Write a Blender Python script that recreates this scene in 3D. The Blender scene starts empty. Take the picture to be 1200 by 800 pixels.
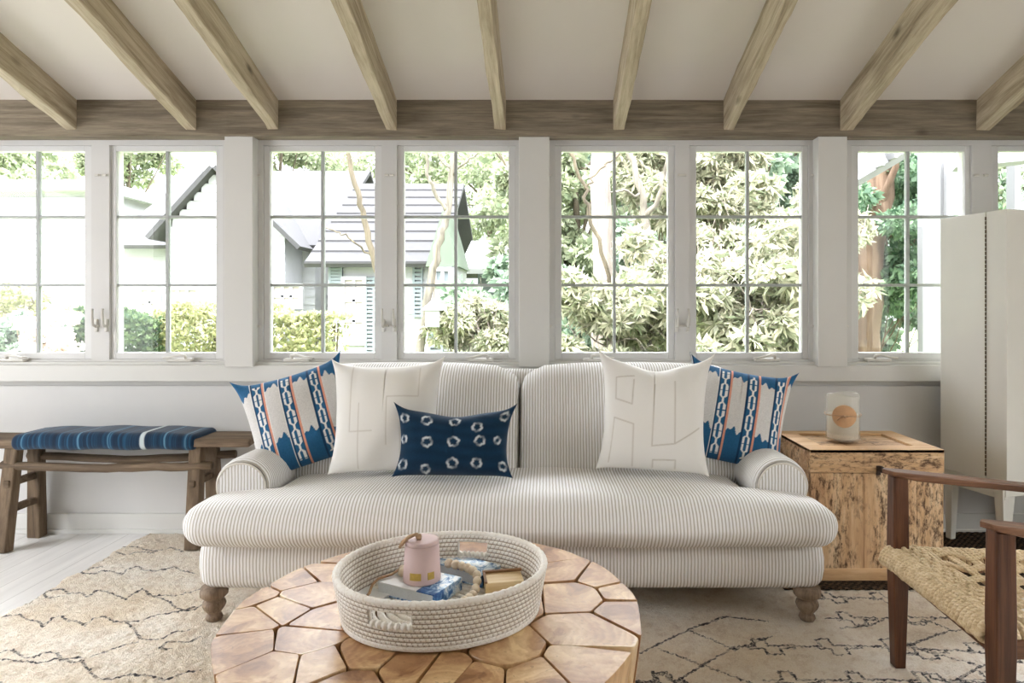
import bpy, bmesh, math, random
import numpy as np
from mathutils import Vector, Matrix

# ------------------------------------------------------------------ camera, sky, sun, daylight, exposure
SC = bpy.context.scene
COL = SC.collection
F, CX, CY, H = 766.0, 640.0, 360.0, 1.2          # focal length (px of 1200x800), principal point, eye height

cam_data = bpy.data.cameras.new('camera')
cam_data.lens = F / 1200 * 36
cam_data.sensor_width = 36
cam_data.shift_x = -40 / 1200
cam_data.shift_y = -40 / 1200
cam_data.clip_start = 0.05
cam_data.clip_end = 200
cam = bpy.data.objects.new('camera', cam_data)
COL.objects.link(cam)
cam.location = (0, 0, H)
cam.rotation_euler = (math.pi / 2, 0, 0)
SC.camera = cam

W = bpy.data.worlds.new('sky')
SC.world = W
W.use_nodes = True
wn = W.node_tree
bg = wn.nodes['Background']
bg.inputs['Color'].default_value = (0.912, 0.947, 1.0, 1)
# overcast-like sky, brighter overhead than at the horizon
tc_ = wn.nodes.new('ShaderNodeTexCoord'); sx_ = wn.nodes.new('ShaderNodeSeparateXYZ'); mr_ = wn.nodes.new('ShaderNodeMapRange')
wn.links.new(tc_.outputs['Generated'], sx_.inputs[0]); wn.links.new(sx_.outputs[2], mr_.inputs['Value'])
mr_.inputs['From Min'].default_value = 0.15; mr_.inputs['From Max'].default_value = 0.75
mr_.inputs['To Min'].default_value = 2.6; mr_.inputs['To Max'].default_value = 22.0
wn.links.new(mr_.outputs[0], bg.inputs['Strength'])

sun_data = bpy.data.lights.new('sun', 'SUN')
sun_data.energy = 2.6
sun_data.angle = math.radians(1.5)
sun_data.color = (1.0, 0.95, 0.86)
sun = bpy.data.objects.new('sun', sun_data)
COL.objects.link(sun)
sun.rotation_euler = (math.radians(38), 0, math.radians(-38))

def area(name, loc, rot, sx, sy, power, color=(1, 1, 1)):
    d = bpy.data.lights.new(name, 'AREA')
    d.shape = 'RECTANGLE'; d.size = sx; d.size_y = sy; d.energy = power; d.color = color
    o = bpy.data.objects.new(name, d); COL.objects.link(o)
    o.location = loc; o.rotation_euler = rot
    return o
# daylight from the left side window, and an added fill lamp brightening the right
area('daylight_left', (-4.25, 1.2, 1.45), (0, math.radians(-90), 0), 1.5, 2.4, 62, (0.972, 0.972, 1.0))
area('fill_right', (3.25, 0.8, 1.45), (0, math.radians(90), 0), 1.3, 1.6, 20, (1.0, 0.96, 0.9))

SC.view_settings.view_transform = 'Standard'
SC.view_settings.look = 'None'
SC.view_settings.gamma = 1
SC.view_settings.use_curve_mapping = False
SC.view_settings.exposure = -0.12
SC.cycles.use_denoising = True
SC.cycles.max_bounces = 8
SC.cycles.diffuse_bounces = 5
SC.cycles.transparent_max_bounces = 16
SC.cycles.sample_clamp_indirect = 6

# ------------------------------------------------------------------ helpers
def P(px, py, y):
    """world point seen at a photograph pixel at distance y"""
    return Vector(((px - CX) * y / F, y, H - (py - CY) * y / F))
def G(px, py, z=0.0):
    """world point seen at a photograph pixel at height z"""
    y = (H - z) * F / (py - CY)
    return Vector(((px - CX) * y / F, y, z))

def wloc(o):
    v = Vector((0, 0, 0))
    while o is not None:
        v += o.location
        o = o.parent
    return v

def lerp(a, b, t):
    return a + (b - a) * t

class MB:
    def __init__(s):
        s.v = []; s.f = []
    def add(s, verts, faces):
        n = len(s.v)
        s.v += [tuple(p) for p in verts]
        s.f += [tuple(i + n for i in f) for f in faces]
        return s
    def box(s, lo, hi, fn=None):
        x0, y0, z0 = lo; x1, y1, z1 = hi
        vs = [(x0,y0,z0),(x1,y0,z0),(x1,y1,z0),(x0,y1,z0),(x0,y0,z1),(x1,y0,z1),(x1,y1,z1),(x0,y1,z1)]
        if fn: vs = [fn(Vector(p)) for p in vs]
        return s.add(vs, [(0,3,2,1),(4,5,6,7),(0,1,5,4),(1,2,6,5),(2,3,7,6),(3,0,4,7)])
    def hexa(s, b, t):
        """bottom and top quads, counter-clockwise from above"""
        return s.add(list(b) + list(t), [(0,3,2,1),(4,5,6,7),(0,1,5,4),(1,2,6,5),(2,3,7,6),(3,0,4,7)])
    def bar(s, a, b, w0, d0, w1=None, d1=None, up=(0, 1, 0)):
        """tapered rectangular bar from a to b"""
        a = Vector(a); b = Vector(b); w1 = w0 if w1 is None else w1; d1 = d0 if d1 is None else d1
        t = (b - a).normalized(); u = Vector(up); u = (u - t * u.dot(t)).normalized(); w = u.cross(t)
        q = lambda c, ww, dd: [c - w*ww/2 - u*dd/2, c + w*ww/2 - u*dd/2, c + w*ww/2 + u*dd/2, c - w*ww/2 + u*dd/2]
        return s.hexa(q(a, w0, d0), q(b, w1, d1))
    def tube(s, pts, r, n=8, closed=False, cap=True, squash=1.0):
        pts = [Vector(p) for p in pts]; m = len(pts)
        rs = r if isinstance(r, (list, tuple)) else [r] * m
        ref = Vector((0, 0, 1))
        t0 = (pts[1] - pts[0]).normalized()
        if abs(t0.dot(ref)) > 0.9: ref = Vector((1, 0, 0))
        vs = []; prev = None
        for i, p in enumerate(pts):
            if closed: t = (pts[(i+1) % m] - pts[i-1])
            elif i == 0: t = pts[1] - pts[0]
            elif i == m-1: t = pts[-1] - pts[-2]
            else: t = pts[i+1] - pts[i-1]
            t.normalize()
            u = (ref if prev is None else prev); u = (u - t * u.dot(t))
            if u.length < 1e-6: u = Vector((1, 0, 0))
            u.normalize(); prev = u; w = t.cross(u)
            for k in range(n):
                a = 2 * math.pi * k / n
                vs.append(p + u * math.cos(a) * rs[i] * squash + w * math.sin(a) * rs[i])
        fs = []
        for i in range(m if closed else m - 1):
            j = (i + 1) % m
            for k in range(n):
                l = (k + 1) % n
                fs.append((i*n+k, i*n+l, j*n+l, j*n+k))
        if cap and not closed:
            fs.append(tuple(range(n-1, -1, -1))); fs.append(tuple((m-1)*n + k for k in range(n)))
        return s.add(vs, fs)
    def lathe(s, prof, c=(0, 0, 0), n=24, cap=True):
        vs = []; fs = []; c = Vector(c)
        for r, z in prof:
            for k in range(n):
                a = 2*math.pi*k/n
                vs.append(c + Vector((r*math.cos(a), r*math.sin(a), z)))
        m = len(prof)
        for i in range(m-1):
            for k in range(n):
                l = (k+1) % n
                fs.append((i*n+k, i*n+l, (i+1)*n+l, (i+1)*n+k))
        if cap:
            fs.append(tuple(range(n-1, -1, -1))); fs.append(tuple((m-1)*n+k for k in range(n)))
        return s.add(vs, fs)
    def prism(s, poly, z0, z1, top_inset=0.0, fn=None):
        n = len(poly); c = sum((Vector((p[0], p[1], 0)) for p in poly), Vector()) / n
        b = [Vector((p[0], p[1], z0)) for p in poly]; t = [Vector((p[0], p[1], z1)) for p in poly]
        vs = b + t
        if fn: vs = [fn(v) for v in vs]
        return s.add(vs, [tuple(range(n-1, -1, -1)), tuple(range(n, 2*n))] + [(i, (i+1) % n, n+(i+1) % n, n+i) for i in range(n)])
    def rbox(s, lo, hi, r, na=5, nm=10, fn=None):
        """box with rounded edges, dense enough to be warped by fn"""
        rr = (r, r, r) if not isinstance(r, (tuple, list)) else r
        ax = []
        for i in range(3):
            a, b, q = lo[i], hi[i], min(rr[i], (hi[i]-lo[i]) / 2 - 1e-5)
            e = [q * (1 - math.cos(math.pi/2 * k / na)) for k in range(na + 1)]
            nmi = max(2, nm if isinstance(nm, int) else nm[i])
            mid = [a + q + (b - a - 2*q) * k / nmi for k in range(1, nmi)]
            ax.append([a + x for x in e] + mid + [b - x for x in reversed(e)])
        vs = []; fs = []; idx = {}
        def vid(i, j, k):
            key = (i, j, k)
            if key not in idx:
                p = Vector((ax[0][i], ax[1][j], ax[2][k]))
                q = Vector([min(max(p[t], lo[t] + min(rr[t], (hi[t]-lo[t])/2)), hi[t] - min(rr[t], (hi[t]-lo[t])/2)) for t in range(3)])
                d = Vector([(p[t] - q[t]) / rr[t] for t in range(3)])
                if d.length > 1e-9:
                    d.normalize(); p = q + Vector([d[t] * rr[t] for t in range(3)])
                if fn: p = fn(p)
                idx[key] = len(vs); vs.append(p)
            return idx[key]
        nx, ny, nz = len(ax[0]) - 1, len(ax[1]) - 1, len(ax[2]) - 1
        for i in range(nx):
            for j in range(ny):
                fs.append((vid(i,j,0), vid(i,j+1,0), vid(i+1,j+1,0), vid(i+1,j,0)))
                fs.append((vid(i,j,nz), vid(i+1,j,nz), vid(i+1,j+1,nz), vid(i,j+1,nz)))
        for i in range(nx):
            for k in range(nz):
                fs.append((vid(i,0,k), vid(i+1,0,k), vid(i+1,0,k+1), vid(i,0,k+1)))
                fs.append((vid(i,ny,k), vid(i,ny,k+1), vid(i+1,ny,k+1), vid(i+1,ny,k)))
        for j in range(ny):
            for k in range(nz):
                fs.append((vid(0,j,k), vid(0,j,k+1), vid(0,j+1,k+1), vid(0,j+1,k)))
                fs.append((vid(nx,j,k), vid(nx,j+1,k), vid(nx,j+1,k+1), vid(nx,j,k+1)))
        return s.add(vs, fs)
    def build(s, name, mat, parent=None, smooth=False, bevel=0.0, world=True, seg=2):
        off = wloc(parent) if (parent is not None and world) else Vector((0, 0, 0))
        me = bpy.data.meshes.new(name)
        me.from_pydata([(p[0]-off.x, p[1]-off.y, p[2]-off.z) for p in s.v], [], s.f)
        me.update()
        me.materials.append(mat)
        if smooth:
            me.polygons.foreach_set('use_smooth', [True] * len(me.polygons))
        o = bpy.data.objects.new(name, me)
        COL.objects.link(o)
        if parent is not None: o.parent = parent
        if bevel:
            m = o.modifiers.new('edge', 'BEVEL'); m.width = bevel; m.segments = seg; m.limit_method = 'ANGLE'
            m.angle_limit = math.radians(35)
        return o

def tag(o, label=None, cat=None, group=None, kind=None):
    if label: o['label'] = label
    if cat: o['category'] = cat
    if group: o['group'] = group
    if kind: o['kind'] = kind
    return o
def thing(name, loc, label, cat, group=None, rz=0, kind=None):
    o = bpy.data.objects.new(name, None); COL.objects.link(o)
    o.empty_display_size = 0.1
    o.location = loc; o.rotation_euler = (0, 0, rz)
    return tag(o, label, cat, group, kind)

# ------------------------------------------------------------------ materials
class NT:
    def __init__(s, name):
        s.m = bpy.data.materials.new(name); s.m.use_nodes = True
        s.t = s.m.node_tree; s.b = s.t.nodes['Principled BSDF']; s.out = s.t.nodes['Material Output']
    def n(s, typ, **kw):
        x = s.t.nodes.new(typ)
        for k, v in kw.items():
            setattr(x, k, v)
        return x
    def l(s, a, b):
        s.t.links.new(a, b)
    def val(s, sock, v):
        if hasattr(v, 'is_linked') or isinstance(v, bpy.types.NodeSocket): s.l(v, sock)
        else: sock.default_value = v
    def math(s, op, a, b=0.0, c=None, clamp=False):
        x = s.n('ShaderNodeMath', operation=op); x.use_clamp = clamp
        s.val(x.inputs[0], a); s.val(x.inputs[1], b)
        if c is not None: s.val(x.inputs[2], c)
        return x.outputs[0]
    def coord(s, kind='Object', scale=(1, 1, 1), rot=(0, 0, 0)):
        c = s.n('ShaderNodeTexCoord'); m = s.n('ShaderNodeMapping')
        m.inputs['Scale'].default_value = scale; m.inputs['Rotation'].default_value = rot
        s.l(c.outputs[kind], m.inputs['Vector']); return m.outputs[0]
    def noise(s, vec, scale=5, detail=4, rough=0.55, dist=0.0):
        x = s.n('ShaderNodeTexNoise'); s.l(vec, x.inputs['Vector'])
        x.inputs['Scale'].default_value = scale; x.inputs['Detail'].default_value = detail
        x.inputs['Roughness'].default_value = rough; x.inputs['Distortion'].default_value = dist
        return x.outputs['Fac']
    def ramp(s, fac, stops, interp='LINEAR'):
        x = s.n('ShaderNodeValToRGB'); s.l(fac, x.inputs[0]); e = x.color_ramp.elements
        x.color_ramp.interpolation = interp
        while len(e) < len(stops): e.new(0.5)
        for i, (p, c) in enumerate(stops):
            e[i].position = p; e[i].color = (*c[:3], 1)
        return x.outputs[0]
    def mix(s, fac, a, b, mode='MIX'):
        x = s.n('ShaderNodeMix', data_type='RGBA', blend_type=mode)
        s.val(x.inputs[0], fac)
        for i, v in ((6, a), (7, b)):
            if isinstance(v, bpy.types.NodeSocket): s.l(v, x.inputs[i])
            else: x.inputs[i].default_value = (*v[:3], 1)
        return x.outputs[2]
    def sep(s, vec):
        x = s.n('ShaderNodeSeparateXYZ'); s.l(vec, x.inputs[0]); return x.outputs
    def bump(s, h, strength=0.3, dist=0.01):
        x = s.n('ShaderNodeBump'); s.l(h, x.inputs['Height'])
        x.inputs['Strength'].default_value = strength; x.inputs['Distance'].default_value = dist
        s.l(x.outputs[0], s.b.inputs['Normal'])
    def color(s, c):
        if isinstance(c, bpy.types.NodeSocket): s.l(c, s.b.inputs['Base Color'])
        else: s.b.inputs['Base Color'].default_value = (*c[:3], 1)
    def done(s, rough=0.6, spec=0.3, metal=0.0, sheen=0.0, coat=0.0):
        i = s.b.inputs
        i['Roughness'].default_value = rough; i['Specular IOR Level'].default_value = spec
        i['Metallic'].default_value = metal; i['Sheen Weight'].default_value = sheen
        i['Coat Weight'].default_value = coat; i['Coat Roughness'].default_value = 0.25
        return s.m

def srgb(r, g, b):
    f = lambda c: ((c/255 + 0.055) / 1.055) ** 2.4 if c > 10 else c / 255 / 12.92
    return (f(r), f(g), f(b))

def paint(name, col, rough=0.5, var=0.04, scale=6, bump=0.05, spec=0.35):
    t = NT(name); v = t.coord()
    n = t.noise(v, scale, 5)
    t.color(t.ramp(n, [(0.3, tuple(c*(1-var) for c in col)), (0.7, tuple(min(1, c*(1+var)) for c in col))]))
    t.bump(t.noise(v, 90, 3), bump, 0.002)
    return t.done(rough, spec)

def wood(name, cols, axis, rough=0.6, fine=1.0, bump=0.35, knots=True, coat=0.0, spec=0.3, along=1.2, tilt=0.0):
    """grain stretched along axis; cols = dark, mid, light"""
    t = NT(name)
    def co(s_):
        c_ = t.coord(rot=(tilt, 0, 0)); m_ = t.n('ShaderNodeMapping'); m_.inputs['Scale'].default_value = s_; t.l(c_, m_.inputs['Vector']); return m_.outputs[0]
    sc = [14*fine]*3; sc[axis] = along
    v = co(sc)
    a = t.noise(v, 1.6, 8, 0.62, 0.6); b = t.noise(v, 7, 6, 0.7)
    sc2 = [5.0]*3; sc2[axis] = 0.9
    w = t.noise(co(sc2), 1.2, 3, 0.5, 1.2)
    m = t.math('ADD', t.math('MULTIPLY', a, 0.5), t.math('ADD', t.math('MULTIPLY', b, 0.25), t.math('MULTIPLY', w, 0.25)))
    c = t.ramp(m, [(0.36, cols[0]), (0.5, cols[1]), (0.63, cols[2])])
    if knots:
        k = t.n('ShaderNodeTexVoronoi'); sk = [5.0]*3; sk[axis] = 2.2
        t.l(co(sk), k.inputs['Vector']); k.inputs['Scale'].default_value = 1.0
        c = t.mix(t.math('SUBTRACT', 1.0, t.math('MULTIPLY', k.outputs['Distance'], 9.0), clamp=True), c, tuple(x*0.35 for x in cols[0]))
    t.color(c)
    t.bump(t.math('ADD', a, t.math('MULTIPLY', b, 0.7)), bump, 0.006)
    return t.done(rough, spec, coat=coat)

M = {}
M['wall'] = paint('white_wall_paint', srgb(215, 214, 212), 0.55, 0.015)
M['greige'] = paint('greige_wall_paint', srgb(150, 140, 126), 0.7)
M['trim'] = paint('white_trim_paint', srgb(217, 216, 212), 0.4, 0.01)
M['ceiling'] = paint('ceiling_paint', srgb(221, 214, 206), 0.8, 0.015, 3)
M['sash'] = paint('window_sash_paint', srgb(222, 222, 221), 0.35, 0.01)
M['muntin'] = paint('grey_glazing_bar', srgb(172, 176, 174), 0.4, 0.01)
M['hardware'] = paint('white_window_hardware', srgb(215, 212, 205), 0.3, 0.02, spec=0.5)
M['cabinet'] = paint('cabinet_paint', srgb(232, 230, 222), 0.4, 0.015)
M['hinge'] = paint('hinge_metal', srgb(96, 84, 66), 0.4, 0.2, 60)
M['beam'] = wood('weathered_beam_wood', [srgb(90, 80, 66), srgb(128, 117, 101), srgb(158, 147, 128)], 0, 0.8, 1.5)
M['rafter'] = wood('weathered_rafter_wood', [srgb(124, 110, 88), srgb(174, 160, 136), srgb(204, 192, 168)], 1, 0.8, 1.6, tilt=math.atan(0.3135))

def floor_mat():
    t = NT('white_floorboards'); v = t.coord(); x = t.sep(v)
    fr = t.math('FRACT', t.math('MULTIPLY', x[0], 1/0.13))
    ed = t.math('LESS_THAN', t.math('ABSOLUTE', t.math('SUBTRACT', fr, 0.5)), 0.488)
    n = t.noise(t.coord(scale=(9, 0.8, 1)), 2.5, 6)
    c = t.ramp(n, [(0.3, srgb(222, 220, 217)), (0.7, srgb(238, 236, 233))])
    t.color(t.mix(ed, srgb(190, 187, 182), c)); t.bump(n, 0.08, 0.004)
    return t.done(0.35, 0.4)
M['floor'] = floor_mat()

def glass():
    t = NT('clear_window_glass')
    tr = t.n('ShaderNodeBsdfTransparent'); gl = t.n('ShaderNodeBsdfGlossy'); gl.inputs['Roughness'].default_value = 0.02
    fr = t.n('ShaderNodeFresnel'); fr.inputs['IOR'].default_value = 1.25
    mx = t.n('ShaderNodeMixShader'); t.l(fr.outputs[0], mx.inputs[0]); t.l(tr.outputs[0], mx.inputs[1]); t.l(gl.outputs[0], mx.inputs[2])
    t.l(mx.outputs[0], t.out.inputs['Surface']); return t.m
M['glass'] = glass()

def ticking(name, axis, period=0.0126, bumpy=0.12):
    t = NT(name); v = t.coord(); x = t.sep(v)[axis]
    n = t.noise(v, 25, 2)
    f = t.math('FRACT', t.math('ADD', t.math('MULTIPLY', x, 1/period), t.math('MULTIPLY', n, 0.25)))
    tri = t.math('ABSOLUTE', t.math('SUBTRACT', f, 0.5))
    st = t.math('MULTIPLY_ADD', tri, -9.0, 2.3, clamp=True)
    t.color(t.mix(st, srgb(251, 251, 251), srgb(197, 191, 183)))
    t.bump(t.noise(v, 400, 2), bumpy, 0.001)
    return t.done(0.9, 0.15, sheen=0.1)
M['tick'] = ticking('cream_ticking_fabric', 0)
M['tick_arm'] = ticking('cream_ticking_fabric_arm', 1)
M['piping'] = paint('ticking_piping', srgb(222, 217, 208), 0.9)

def vcol(name, rough=0.9, bump=0.2, bscale=350, sheen=0.15):
    t = NT(name); a = t.n('ShaderNodeAttribute', attribute_name='pattern'); v = t.coord()
    n = t.noise(v, 120, 3)
    t.color(t.mix(0.06, a.outputs['Color'], t.ramp(n, [(0.3, (0.15,)*3), (0.7, (1,)*3)]), 'SOFT_LIGHT'))
    t.bump(t.noise(v, bscale, 2), bump, 0.0012)
    return t.done(rough, 0.1, sheen=sheen)
M['cloth'] = vcol('patterned_cushion_cloth')

def leafmat(name, c0, c1, rough=0.45):
    t = NT(name); g = t.n('ShaderNodeNewGeometry')
    c = t.ramp(g.outputs['Random Per Island'], [(0.0, c0), (0.45, tuple(lerp(a, b, .4) for a, b in zip(c0, c1))), (1.0, c1)])
    t.color(c)
    t.b.inputs['Transmission Weight'].default_value = 0
    tr = t.n('ShaderNodeBsdfTranslucent'); t.l(c, tr.inputs['Color'])
    mx = t.n('ShaderNodeMixShader'); mx.inputs[0].default_value = 0.35
    t.done(rough, 0.3)
    t.l(t.b.outputs[0], mx.inputs[1]); t.l(tr.outputs[0], mx.inputs[2]); t.l(mx.outputs[0], t.out.inputs['Surface'])
    return t.m
M['leaf_pale'] = leafmat('pale_spring_leaves', srgb(120, 134, 104), srgb(196, 200, 170))
M['leaf_maple'] = leafmat('maple_leaves', srgb(66, 96, 72), srgb(148, 176, 140))
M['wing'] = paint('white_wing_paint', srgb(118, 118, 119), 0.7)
M['leaf_rhodo'] = leafmat('pale_rhododendron_leaves', srgb(116, 126, 96), srgb(214, 208, 184))
M['leaf_dark'] = leafmat('deep_green_leaves', srgb(92, 112, 96), srgb(170, 186, 164))
M['leaf_mid'] = leafmat('mid_green_leaves', srgb(108, 132, 110), srgb(192, 206, 182))
M['leaf_hedge'] = leafmat('hedge_leaves', srgb(50, 74, 54), srgb(118, 136, 96))
M['leaf_yellow'] = leafmat('yellow_green_leaves', srgb(118, 126, 88), srgb(196, 192, 150))
M['blossom'] = leafmat('white_pink_blossom', srgb(232, 208, 202), srgb(255, 250, 246))
M['bark_pale'] = wood('pale_birch_bark', [srgb(104, 95, 88), srgb(140, 130, 122), srgb(164, 154, 146)], 2, 0.9)
M['bark_fork'] = wood('grey_white_bark', [srgb(78, 74, 66), srgb(112, 106, 96), srgb(136, 130, 118)], 2, 0.9)
M['bark_brown'] = wood('brown_bark', [srgb(76, 60, 48), srgb(112, 92, 76), srgb(138, 118, 100)], 2, 0.95, bump=0.8)
M['bark_twig'] = wood('grey_twig_bark', [srgb(58, 52, 44), srgb(92, 84, 70), srgb(116, 106, 90)], 2, 0.9)
M['siding'] = paint('white_siding', srgb(170, 170, 173), 0.7)
M['shingle'] = paint('grey_shingles', srgb(66, 65, 66), 0.9, 0.12, 14)
M['shutter'] = paint('grey_shutter_paint', srgb(120, 128, 132), 0.6)
M['window_dark'] = paint('house_window_glass', srgb(170, 160, 156), 0.2, 0.1)
M['green_paint'] = paint('pale_green_gable_paint', srgb(98, 110, 94), 0.7)
M['lawn'] = paint('lawn', srgb(150, 164, 118), 0.95, 0.2, 12)

# ------------------------------------------------------------------ the room
YW, YO = 3.50, 3.62                                   # wall faces
WINX = [(-16, 44, 99), (136, 196, 253), (316, 378, 439), (473, 534, 596), (658, 720, 783), (816, 876, 940), (1006, 1064, 1131), (1170, 1232, 1295)]
def ceil_z(y): return 2.285 + 0.3135 * (3.42 - y) if y > 0.2 else 2.285 + 0.3135 * 3.22 - 0.25 * (0.2 - y)
XL, XR, YR = -4.2, 3.2, -5.4

mb = MB()
zo, zb = P(0, 170, YW).z, P(0, 421, YW).z
mb.box((XL, YW, -0.05), (XR, YO, zb)); mb.box((XL, YW, zo), (XR, YO, 2.3))
edges = [XL] + [c for a in WINX for c in (P(a[0]-8, 0, YW).x, P(a[2]+8, 0, YW).x)] + [XR]
for i in range(0, len(edges), 2):
    mb.box((edges[i], YW, zb), (edges[i+1], YO, zo))
tag(mb.build('wall_back', M['wall']), 'white wall with a row of six-pane windows behind the sofa', 'wall', kind='structure')

def side_wall(name, x0, x1, opening, label):
    mb = MB()
    def strip(a, b, z0, z1=None):
        n = max(1, int((b - a) / 0.4))
        for i in range(n):
            p, q = a + (b-a)*i/n, a + (b-a)*(i+1)/n
            tp, tq = (z1, z1) if z1 else (ceil_z(p), ceil_z(q))
            mb.hexa([(x0,p,z0),(x1,p,z0),(x1,q,z0),(x0,q,z0)], [(x0,p,tp),(x1,p,tp),(x1,q,tq),(x0,q,tq)])
    if opening:
        a, b, z0, z1 = opening
        strip(YR, a, -0.05); strip(b, YO, -0.05); strip(a, b, -0.05, z0); strip(a, b, z1)
        for y in (a + (b-a)/3, a + 2*(b-a)/3): mb.box((x0+.02, y-.03, z0), (x1-.02, y+.03, z1))
    else: strip(YR, YO, -0.05)
    tag(mb.build(name, M['wall']), label, 'wall', kind='structure')
side_wall('wall_left', XL-0.12, XL, (0.0, 2.4, 0.7, 2.2), 'white side wall with a wide window to the left of the bench')
side_wall('wall_right', XR, XR+0.12, (0.0, 1.6, 0.8, 2.1), 'white side wall beyond the white cabinet')  # unseen opening added to admit the fill lamp
mb = MB().box((XL-.12, YR-0.12, -.05), (XR+.12, YR, 2.0))
tag(mb.build('wall_front', M['greige']), 'warm greige wall behind the viewer', 'wall', kind='structure')

tag(MB().box((XL-.12, YR-.12, -0.08), (XR+.12, YO, 0)).build('floor', M['floor']), 'white painted wooden floorboards', 'floor', kind='structure')

mb = MB(); ys = [3.80, 0.2, -5.6]
prof = [(y, ceil_z(y)) for y in ys] + [(y, ceil_z(y) + 0.08) for y in reversed(ys)]
n = len(prof); vs = [(x, y, z) for x in (XL-.2, XR+.2) for y, z in prof]
mb.add(vs, [(i, (i+1) % n, n+(i+1) % n, n+i) for i in range(n)] + [tuple(range(n-1,-1,-1)), tuple(range(n, 2*n))])
tag(mb.build('ceiling', M['ceiling']), 'sloping plain off-white ceiling between the rafters', 'ceiling', kind='structure')

def rough_bar(name, mat, x0, x1, y0, y1, zf, seed, seg=40, axis=1, jit=0.004):
    """hand-hewn timber: zf(t) gives bottom and top height along its length"""
    rnd = random.Random(seed); mb = MB(); vs = []
    w = [[0.0]*(seg+1) for _ in range(8)]
    for q in w:
        v_ = 0.0
        for i in range(seg+1):
            v_ = v_*.86 + rnd.gauss(0, jit*.42); q[i] = v_ + rnd.gauss(0, jit*.12)
    for i in range(seg + 1):
        t = i / seg; it = iter(range(8)); j = lambda: w[next(it)][i]
        if axis == 1:
            y = lerp(y0, y1, t); a, b = zf(y)
            vs += [(x0+j(), y, a+j()), (x1+j(), y, a+j()), (x1+j()*.5, y, b), (x0+j()*.5, y, b)]
        else:
            x = lerp(x0, x1, t); a, b = zf(x)
            vs += [(x, y0+j(), a+j()*.7), (x, y0+j(), b), (x, y1, b), (x, y1, a)]
    fs = [(i*4+k, i*4+(k+1) % 4, (i+1)*4+(k+1) % 4, (i+1)*4+k) for i in range(seg) for k in range(4)]
    fs += [(3, 2, 1, 0), (seg*4, seg*4+1, seg*4+2, seg*4+3)]
    mb.add(vs, fs)
    o = mb.build(name, mat, bevel=0.004)
    return o
BZ0, BZ1 = P(0, 159.5, 3.42).z, P(0, 116, 3.42).z
tag(rough_bar('wall_beam', M['beam'], XL, XR, 3.42, 3.55, lambda x: (BZ0, BZ1), 3, 120, 0, 0.0022),
    'long weathered grey-brown timber beam along the wall above the windows', 'beam', kind='structure')
where = ['in the corner left of all the windows', 'above the window nearest the bench', 'above the gap between the second and third windows', 'above the third and fourth windows, over the patterned cushion side',
         'above the fourth window, near the forked trunk', 'above the fifth window, over the tall pale trunk', 'above the sixth window, over the flowering bushes', 'above the seventh window, over the wooden chest', 'above the white cabinet']
for i, (a, b) in enumerate([(77, 90), (217, 230), (313, 325), (452, 464), (579, 593), (719, 732), (848, 861), (985, 1000), (1144, 1160)]):
    xa, xb = P(a, 0, 3.42).x, P(b, 0, 3.42).x
    if xb - xa < 0.058: xb = xa + 0.058
    tag(rough_bar('ceiling_beam', M['rafter'], xa, xb, 3.425, 0.25, lambda y: (ceil_z(y) - 0.157, ceil_z(y) + 0.01), 20 + i, 60),
        'weathered rafter sloping up from the beam ' + where[i], 'rafter', 'rafters under the sloping ceiling', 'structure')

ps = [(263, 296), (608, 644), (959, 993)]
for k, (a, b) in enumerate(ps):
    tag(MB().box((P(a,0,3.43).x, 3.43, P(0,430,3.43).z), (P(b,0,3.43).x, 3.51, BZ0 + 0.005)).build('trim_%d' % (k+1), M['trim'], bevel=0.003),
        'white post between pairs of windows, ' + ['between the second and third windows', 'above the middle of the sofa', 'left of the last full window'][k], 'post', kind='structure')
mb = MB()
mb.box((XL, 3.445, P(0,447,3.445).z), (XR, 3.505, P(0,428,3.445).z))
mb.box((XL, 3.475, P(0,428,3.455).z), (XR, 3.505, P(0,424,3.475).z))
tag(mb.build('trim_4', M['trim'], bevel=0.004), 'white window sill board running the length of the wall', 'sill', kind='structure')
tag(MB().box((XL, 3.484, 0), (XR, 3.505, P(0,452,3.484).z)).build('trim_5', M['wall'], bevel=0.003), 'plain white wall panel below the window sill', 'panel', kind='structure')
mb = MB(); mb.box((XL, 3.468, 0), (XR, 3.486, 0.105)); mb.box((XL, 3.456, 0), (XR, 3.47, 0.025))
tag(mb.build('baseboard_back', M['trim'], bevel=0.004), 'white baseboard along the window wall', 'baseboard', kind='structure')

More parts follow.
